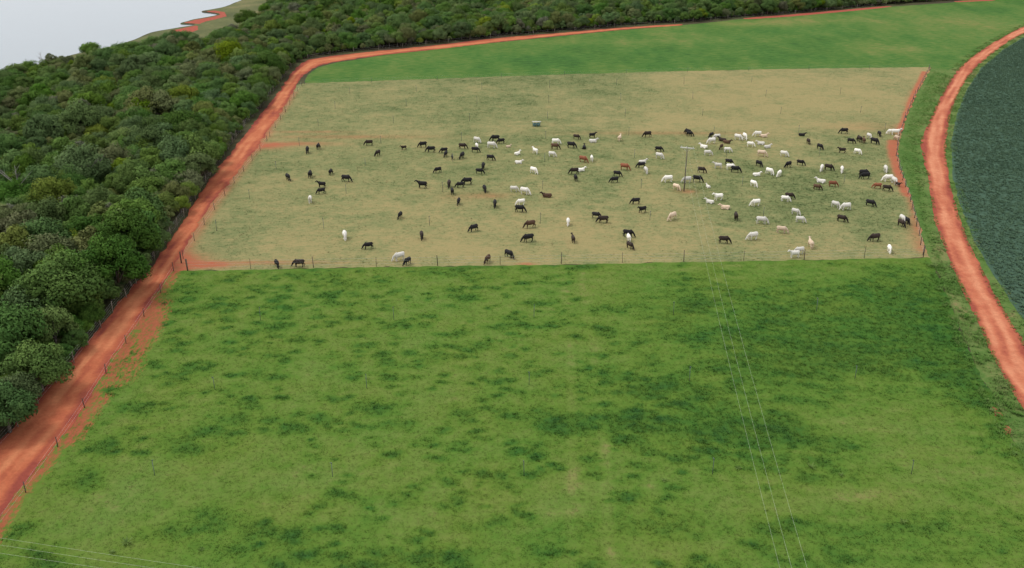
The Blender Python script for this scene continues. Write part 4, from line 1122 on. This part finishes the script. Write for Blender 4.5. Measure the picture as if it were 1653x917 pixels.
# ------------------------------------------------------------------ cattle
def loft(G, rings, n=12):
    """rings: (centre, across-vector radius, up-vector radius, tangent dir)"""
    V = []; F = []
    for (c, ry, rz, tdir) in rings:
        tq = Vector(tdir).normalized(); side = Vector((0, 1, 0)); upv = tq.cross(side) * -1
        if upv.length < 1e-3: upv = Vector((0, 0, 1))
        upv.normalize()
        for k in range(n):
            w = 2 * math.pi * k / n
            V.append(tuple(Vector(c) + side * (ry * math.cos(w)) + upv * (rz * math.sin(w))))
    for i in range(len(rings) - 1):
        for k in range(n):
            F.append((i * n + k, i * n + (k + 1) % n, (i + 1) * n + (k + 1) % n, (i + 1) * n + k))
    F.append(tuple(range(n - 1, -1, -1))); F.append(tuple((len(rings) - 1) * n + k for k in range(n)))
    G.add(V, F)
def cow_mesh(name, pose, phase, zebu=True):
    G = Geo(); rr = random.Random(phase * 7 + len(pose))
    dz = 0.0 if pose != 'lying' else -0.56
    X1 = (1, 0, 0)
    wide = 1.0 if pose != 'lying' else 1.14
    body = [(-.80, 1.02, .10, .12), (-.74, .98, .20, .24), (-.58, .95, .25, .31), (-.30, .91, .28, .33), (0, .89, .30, .345), (.30, .90, .28, .34), (.50, .92, .24, .33), (.66, .95, .18, .27), (.76, .96, .10, .15)]
    loft(G, [((x_, 0, z_ + dz - .01), ry * wide * 1.14, rz * 1.12, X1) for x_, z_, ry, rz in body])
    if zebu:
        loft(G, [((.30, 0, 1.18 + dz), .05, .05, X1), ((.40, 0, 1.25 + dz), .10, .12, X1), ((.52, 0, 1.25 + dz), .10, .12, X1), ((.62, 0, 1.18 + dz), .05, .05, X1)], 8)
    if pose == 'grazing':
        nk = [((.52, 0, 1.00), .17, .26), ((.78, 0, .86), .13, .20), ((.98, 0, .62), .11, .16), ((1.08, 0, .45), .11, .14)]; td = (.6, 0, -.8)
        hd = [((1.04, 0, .50), .11, .12), ((1.12, 0, .36), .115, .12), ((1.20, 0, .20), .085, .09), ((1.25, 0, .08), .075, .07)]; hdir = (.42, 0, -.9); ear = Vector((1.05, 0, .47)); yaw = rr.uniform(-.25, .25)
    elif pose == 'standing':
        nk = [((.52, 0, 1.02), .17, .27), ((.76, 0, 1.16), .13, .20), ((.95, 0, 1.30), .11, .15), ((1.05, 0, 1.38), .10, .12)]; td = (.75, 0, .6)
        hd = [((.98, 0, 1.42), .09, .10), ((1.10, 0, 1.39), .115, .12), ((1.27, 0, 1.28), .085, .09), ((1.40, 0, 1.20), .075, .07)]; hdir = (.85, 0, -.5); ear = Vector((1.02, 0, 1.44)); yaw = rr.uniform(-.3, .3)
    else:
        nk = [((.50, 0, .50), .18, .25), ((.74, 0, .64), .13, .19), ((.90, 0, .80), .11, .14), ((.97, 0, .88), .10, .12)]; td = (.7, 0, .65)
        hd = [((.90, 0, .92), .09, .10), ((1.02, 0, .89), .115, .12), ((1.19, 0, .78), .085, .09), ((1.31, 0, .70), .075, .07)]; hdir = (.85, 0, -.5); ear = Vector((.94, 0, .94)); yaw = rr.uniform(-.4, .4)
    loft(G, [(c, a, b, td) for c, a, b in nk], 10)
    loft(G, [(c, a, b, hdir) for c, a, b in hd], 10)
    for s in (-1, 1):    # ears, drooping sideways
        G.tube([tuple(ear + Vector((0, .07 * s, 0))), tuple(ear + Vector((-.02, .2 * s, -.03))), tuple(ear + Vector((-.02, .3 * s, -.09)))], [.03, .06, .025], 6)
    if pose != 'lying':
        st = {0: (.10, -.06, -.14, .12), 1: (-.12, .12, .16, -.08), 2: (.02, .05, -.03, .04)}[phase % 3]
        for (x0, s, off, fore) in ((.50, 1, st[0], 1), (.50, -1, st[1], 1), (-.60, 1, st[2], 0), (-.60, -1, st[3], 0)):
            yy = .15 * s
            if fore:
                G.tube([(x0, yy, .85), (x0 + off * .3, yy, .62), (x0 + off * .7, yy, .36), (x0 + off, yy, .10), (x0 + off + .03, yy, 0)], [.16, .11, .075, .06, .075], 8)
            else:
                G.tube([(x0 + .08, yy, .92), (x0 + .04 + off * .3, yy, .66), (x0 - .09 + off * .7, yy, .40), (x0 - .02 + off, yy, .10), (x0 + .01 + off, yy, 0)], [.22, .15, .08, .062, .075], 8)
        G.tube([(-.78, 0, 1.12), (-.88, .01, .98), (-.90, .02, .66), (-.89, .02, .38)], [.045, .035, .025, .04], 6)
    else:
        G.tube([(.42, .2, .26), (.66, .26, .10), (.40, .30, .07)], [.13, .075, .06], 7)
        G.tube([(.46, -.2, .26), (.74, -.24, .10), (.52, -.29, .07)], [.13, .075, .06], 7)
        G.tube([(-.52, .22, .24), (-.22, .36, .12), (-.50, .44, .07)], [.18, .09, .06], 7)
        G.tube([(-.52, -.2, .2), (-.2, -.34, .1), (-.46, -.38, .07)], [.16, .09, .06], 7)
        G.tube([(-.78, 0, .5), (-.90, .06, .22), (-.78, .2, .05)], [.045, .03, .03], 6)
    # turn the neck and head a little
    V = []
    for (x_, y_, z_) in G.V:
        if x_ > .62:
            k = min(1, (x_ - .62) / .4); a = yaw * k
            dx = x_ - .62; x_, y_ = .62 + dx * math.cos(a) - y_ * math.sin(a), dx * math.sin(a) + y_ * math.cos(a)
        V.append((x_, y_, z_))
    o = mesh_np(name, V, [G.F], None)
    m = o.modifiers.new('r', 'REMESH'); m.mode = 'VOXEL'; m.voxel_size = 0.034; m.use_smooth_shade = True
    s = o.modifiers.new('s', 'SMOOTH'); s.factor = 0.5; s.iterations = 3
    dg = bpy.context.evaluated_depsgraph_get()
    me = bpy.data.meshes.new_from_object(o.evaluated_get(dg))
    bpy.data.objects.remove(o)
    return me
COW = {}
def cow_data(pose, phase, colr):
    key = (pose, phase, colr)
    if key not in COW:
        b = (pose, phase)
        if b not in COW: COW[b] = cow_mesh('cow', pose, phase)
        me = COW[b].copy(); me.materials.clear(); me.materials.append(COAT[colr]); COW[key] = me
    return COW[key]
K, D, B, RD, C, W = 'black', 'dark brown', 'brown', 'red', 'cream', 'white'
g_, s_, l_ = 'grazing', 'standing', 'lying'
# foot pixel, coat, pose, heading (0 = along the fence towards the crop, 90 = away to the far pasture, 180 = towards the track)
HERD = [
 (496.6, 247, K, g_, 275), (514, 241, K, g_, 85), (596, 235, D, g_, 188), (610, 251.5, D, g_, 248), (652, 242, D, s_, 205), (683, 238, K, g_, 195), (696, 246, K, g_, 188), (465.4, 291, K, g_, 300),
 (501, 286.5, K, g_, 92), (534, 282, K, g_, 88), (559, 293.5, K, g_, 340), (520, 303, K, s_, 165), (519, 313, K, g_, 205), (501, 327, W, s_, 272), (707, 279, K, g_, 212), (682, 304, K, s_, 172),
 (717, 247, K, g_, 195), (719.5, 253, K, g_, 255), (730, 257, K, s_, 95), (746, 256, K, g_, 255), (746.7, 240.5, D, g_, 350), (770, 230.5, W, g_, 328), (769.8, 239.5, W, g_, 278), (767, 246, K, g_, 350),
 (793.4, 239, W, g_, 348), (799.7, 228, K, g_, 185), (809, 232, K, g_, 198), (820.6, 238, C, l_, 20), (791.6, 259, K, g_, 345), (780, 273.5, K, g_, 272), (774, 281, K, g_, 345), (725, 302, D, g_, 275), (730, 313.5, K, g_, 92),
 (743, 303, K, g_, 200), (754.4, 298, K, g_, 190), (782.5, 309.5, K, g_, 278), (740.4, 330, K, g_, 262), (799, 334, K, g_, 268), (835, 250, W, l_, 40), (837, 264, W, l_, 355), (864, 248, W, s_, 130), (891, 253, W, g_, 342),
 (861.5, 280, W, g_, 312), (897, 233, W, g_, 350), (895.6, 241, B, g_, 345), (930.4, 225, D, g_, 343), (922, 239, K, g_, 345), (956, 222.5, K, s_, 5), (957, 230, W, l_, 350), (943, 240, K, l_, 90), (941, 262, RD, g_, 325),
 (955, 260.5, W, g_, 95), (927, 281, D, g_, 185), (937.5, 276.5, W, l_, 5), (929, 292, K, g_, 95), (829.7, 309.5, W, g_, 350), (847, 314, W, g_, 335), (883, 318.5, B, l_, 178), (841, 331, W, g_, 200), (839, 342.5, K, g_, 348),
 (1000, 227.5, C, s_, 70), (1045, 221.5, D, g_, 200), (1112.7, 220, K, g_, 335), (1110, 217.5, K, g_, 120), (1147.7, 222, K, g_, 230), (1157, 225, W, g_, 200), (1148.6, 232, W, g_, 195), (1166, 228, D, l_, 150), (1173, 231.5, B, l_, 330), (1164, 241, B, g_, 245),
 (1191, 226, W, g_, 322), (1202, 225, W, g_, 282), (1136, 239, W, l_, 140), (1142, 251, W, g_, 350), (1174, 246, W, g_, 350), (1063, 245, K, g_, 345), (1064, 256, W, g_, 318), (1008, 274.5, RD, g_, 340), (1035, 271, K, g_, 190),
 (1037, 263.5, W, l_, 10), (1042.5, 279.5, W, g_, 278), (1078, 294, W, g_, 190), (1091.5, 306.5, C, g_, 305), (1109, 295, W, g_, 190), (1125, 294, K, g_, 340), (1132, 279, D, g_, 335), (1158.6, 272, W, s_, 165), (1176, 265.5, K, g_, 333),
 (1178.6, 274, W, g_, 345), (1186.4, 278.5, K, g_, 342), (1143, 303, W, l_, 110), (1159.5, 323, W, s_, 190), (1146, 328, W, l_, 150), (992, 295, K, g_, 195), (996, 285, K, g_, 335), (1026, 329.5, K, g_, 190),
 (1222.7, 220.5, W, g_, 183), (1233, 221.5, C, l_, 10), (1211, 237, W, g_, 345), (1228, 233.5, W, l_, 165), (1238.5, 239, W, l_, 15), (1229, 252.5, C, g_, 330), (1265, 252.5, W, g_, 330), (1294, 219.5, K, l_, 345), (1304.6, 232.5, D, g_, 280),
 (1224.7, 268.5, K, g_, 302), (1272, 270.5, K, g_, 215), (1291.5, 267, K, g_, 330), (1241.7, 281.5, W, g_, 302), (1257.4, 284.5, W, g_, 235), (1221, 284, W, l_, 5), (1216, 301, W, g_, 298), (1323, 241, K, g_, 300), (1362, 216, K, g_, 185),
 (1373, 231.5, K, g_, 340), (1386.5, 229, D, g_, 100), (1394, 231, B, s_, 80), (1402.4, 223.5, W, g_, 280), (1419, 220, K, g_, 272), (1410.8, 232.5, K, g_, 305), (1437, 216.5, W, g_, 200), (1445, 218, W, s_, 345), (1447, 227, C, g_, 100), (1359, 247, D, s_, 175),
 (1383.5, 248.5, W, g_, 320), (1326, 276, W, g_, 248), (1337, 275, D, g_, 330), (1358.6, 278.5, W, g_, 252), (1429, 277.5, W, g_, 265), (1396.5, 289, K, g_, 185), (1393, 284.5, K, g_, 5), (1433, 293, W, g_, 182), (1443, 297, W, g_, 272),
 (1449, 301, D, s_, 300), (1325, 295, W, l_, 150), (1343.6, 301.5, RD, g_, 345), (1318.5, 306.5, B, g_, 332), (1416, 304.5, RD, g_, 175), (1431, 308.5, D, g_, 335),
 (646, 352.5, K, g_, 258), (557, 385.5, W, g_, 280), (595, 402, K, g_, 205), (681, 385.5, D, g_, 285), (447.6, 431, K, g_, 302), (483.5, 431, D, g_, 184), (645, 420.5, W, g_, 218), (658, 427, K, g_, 238),
 (764.8, 373.5, K, g_, 212), (856, 368, B, g_, 200), (853, 390.5, K, g_, 200), (787, 424, B, g_, 248), (821.6, 416, K, g_, 318), (917, 363, W, g_, 265), (962, 352.5, K, g_, 338), (973.7, 360, D, g_, 186), (925, 391, D, s_, 92),
 (1037, 343.5, K, s_, 205), (1085, 355, C, g_, 222), (1013.5, 382.5, K, g_, 350), (1014.5, 389, W, g_, 92), (1016.6, 401.5, D, g_, 305), (1168, 393, D, g_, 350), (1215, 387, W, g_, 200), (1187.4, 355, D, g_, 88),
 (1228.6, 361.5, W, g_, 345), (1219.5, 332.5, W, g_, 195), (1170.5, 337.5, C, l_, 170), (1261, 376.5, C, g_, 338), (1283.5, 346.5, W, g_, 322), (1291, 359, W, g_, 345), (1267, 325.5, W, g_, 345), (1273.5, 321, D, g_, 340),
 (1348, 335, W, g_, 312), (1365, 339, W, g_, 195), (1404, 333, K, g_, 318), (1358, 358, D, g_, 325), (1456, 358, W, g_, 272), (1454, 365.5, D, g_, 290), (1463, 361, K, g_, 288), (1411.5, 389.5, D, g_, 195),
 (1435, 407, W, g_, 262), (1308, 400, C, s_, 92), (1290, 410, W, g_, 200), (1282, 416, W, s_, 182)]
hp = [gp(h[0], h[1]) for h in HERD]
FENCE_N = gpl([(302, 437), (668, 429.5), (1064, 423.5), (1490, 415)]); FENCE_R = gpl([(1490, 412), (1468, 322), (1446.5, 253), (1461, 190)])
pole_xy = gp(1104, 309); feed_xy = gp(866, 204)
def facing(a):
    a %= 360
    return ('facing the crop', 'facing the far pasture', 'facing the woodland', 'facing the near pasture')[int(((a + 45) % 360) // 90)]
labels = []
for i, (px, py, colr, pose, hd) in enumerate(HERD):
    x, y = hp[i]
    nb = sorted((math.hypot(x - q[0], y - q[1]), j) for j, q in enumerate(hp) if j != i)
    dn = float(np.abs(dist_line(FENCE_N, np.array([x]), np.array([y])))[0]); dr = float(np.abs(dist_line(FENCE_R, np.array([x]), np.array([y])))[0])
    dp = math.hypot(x - pole_xy[0], y - pole_xy[1]); df = math.hypot(x - feed_xy[0], y - feed_xy[1])
    where = ('near the power pole' if dp < 13 else 'near the roofed feeder' if df < 34 else 'by the pasture fence' if dn < 10 else 'by the roadside fence' if dr < 12
             else 'on the woodland side' if x < -22 else 'on the crop side' if x > 42 else 'mid paddock')
    if nb[0][0] < 3.6:
        oth = [HERD[j][2] for d, j in nb if d < 3.6][:2]
        comp = 'beside a %s cow' % oth[0] if len(oth) == 1 else 'with %s and %s cows' % (oth[0], oth[1])
    elif nb[0][0] > 8.5: comp = 'standing apart' if pose != l_ else 'resting apart'
    else: comp = ''
    pw = {'grazing': 'grazing', 'standing': 'head up', 'lying': 'lying'}[pose]
    labels.append(' '.join(q for q in ('%s cow %s' % (colr, pw), facing(hd), comp, where) if q))
    if len(labels[-1].split()) > 16: labels[-1] = ' '.join(q for q in ('%s cow %s' % (colr, pw), comp, where) if q)
rr = random.Random(11)
for i, (px, py, colr, pose, hd) in enumerate(HERD):
    x, y = hp[i]
    o = bpy.data.objects.new('cow', cow_data(pose, rr.randrange(3), colr)); col.objects.link(o)
    s = rr.uniform(0.90, 1.14)
    if (px, py) in ((820.6, 238), (1143, 303), (1449, 301), (730, 257), (652, 242)): s *= 0.72
    o.location = (x, y, 0.02); o.rotation_euler = (0, 0, R(hd + rr.uniform(-6, 6))); o.scale = (s, s * rr.uniform(.95, 1.08), s)
    tag(o, labels[i], 'cow', 'cattle in the tan paddock')

# ------------------------------------------------------------------ leafy weeds in the pasture
t = NT('weed_leaf')
M['weed'] = t.surf(t.ramp(t.noise(3.0), [(0.3, (0.09, 0.165, 0.03)), (0.7, (0.17, 0.24, 0.06))]), 0.6, 0.2, trans=0.25)
for k, (a, b, s) in enumerate([(1310, 756, .9), (1357, 768, .6), (1457, 845, .75), (205, 878, 1.0), (181, 893, .6), (325, 889, .5), (1072, 777, .6), (1192, 757, .7)]):
    x, y = gp(a, b); rr = random.Random(k); V = []; F = []
    for q in range(16):
        an = q * 2.4 + rr.uniform(-.3, .3); L = s * rr.uniform(.5, 1.0); e = rr.uniform(.35, 1.1)
        d = Vector((math.cos(an) * math.cos(e), math.sin(an) * math.cos(e), math.sin(e))); sd_ = Vector((-math.sin(an), math.cos(an), 0)) * .07 * s
        p0 = Vector((0, 0, .02)); p1_ = d * L * .55; p2_ = d * L - Vector((0, 0, .18 * L))
        n = len(V); V += [tuple(p0), tuple(p1_ + sd_), tuple(p2_), tuple(p1_ - sd_)]; F.append((n, n + 1, n + 2, n + 3))
    o = mesh_np('leafy_weed', V, [F], M['weed']); o.location = (x, y, 0.03)
    tag(o, 'pale green spiky weed clump in the near pasture', 'weed', 'weeds in the near pasture')
print('scene built, objects', len(bpy.data.objects))
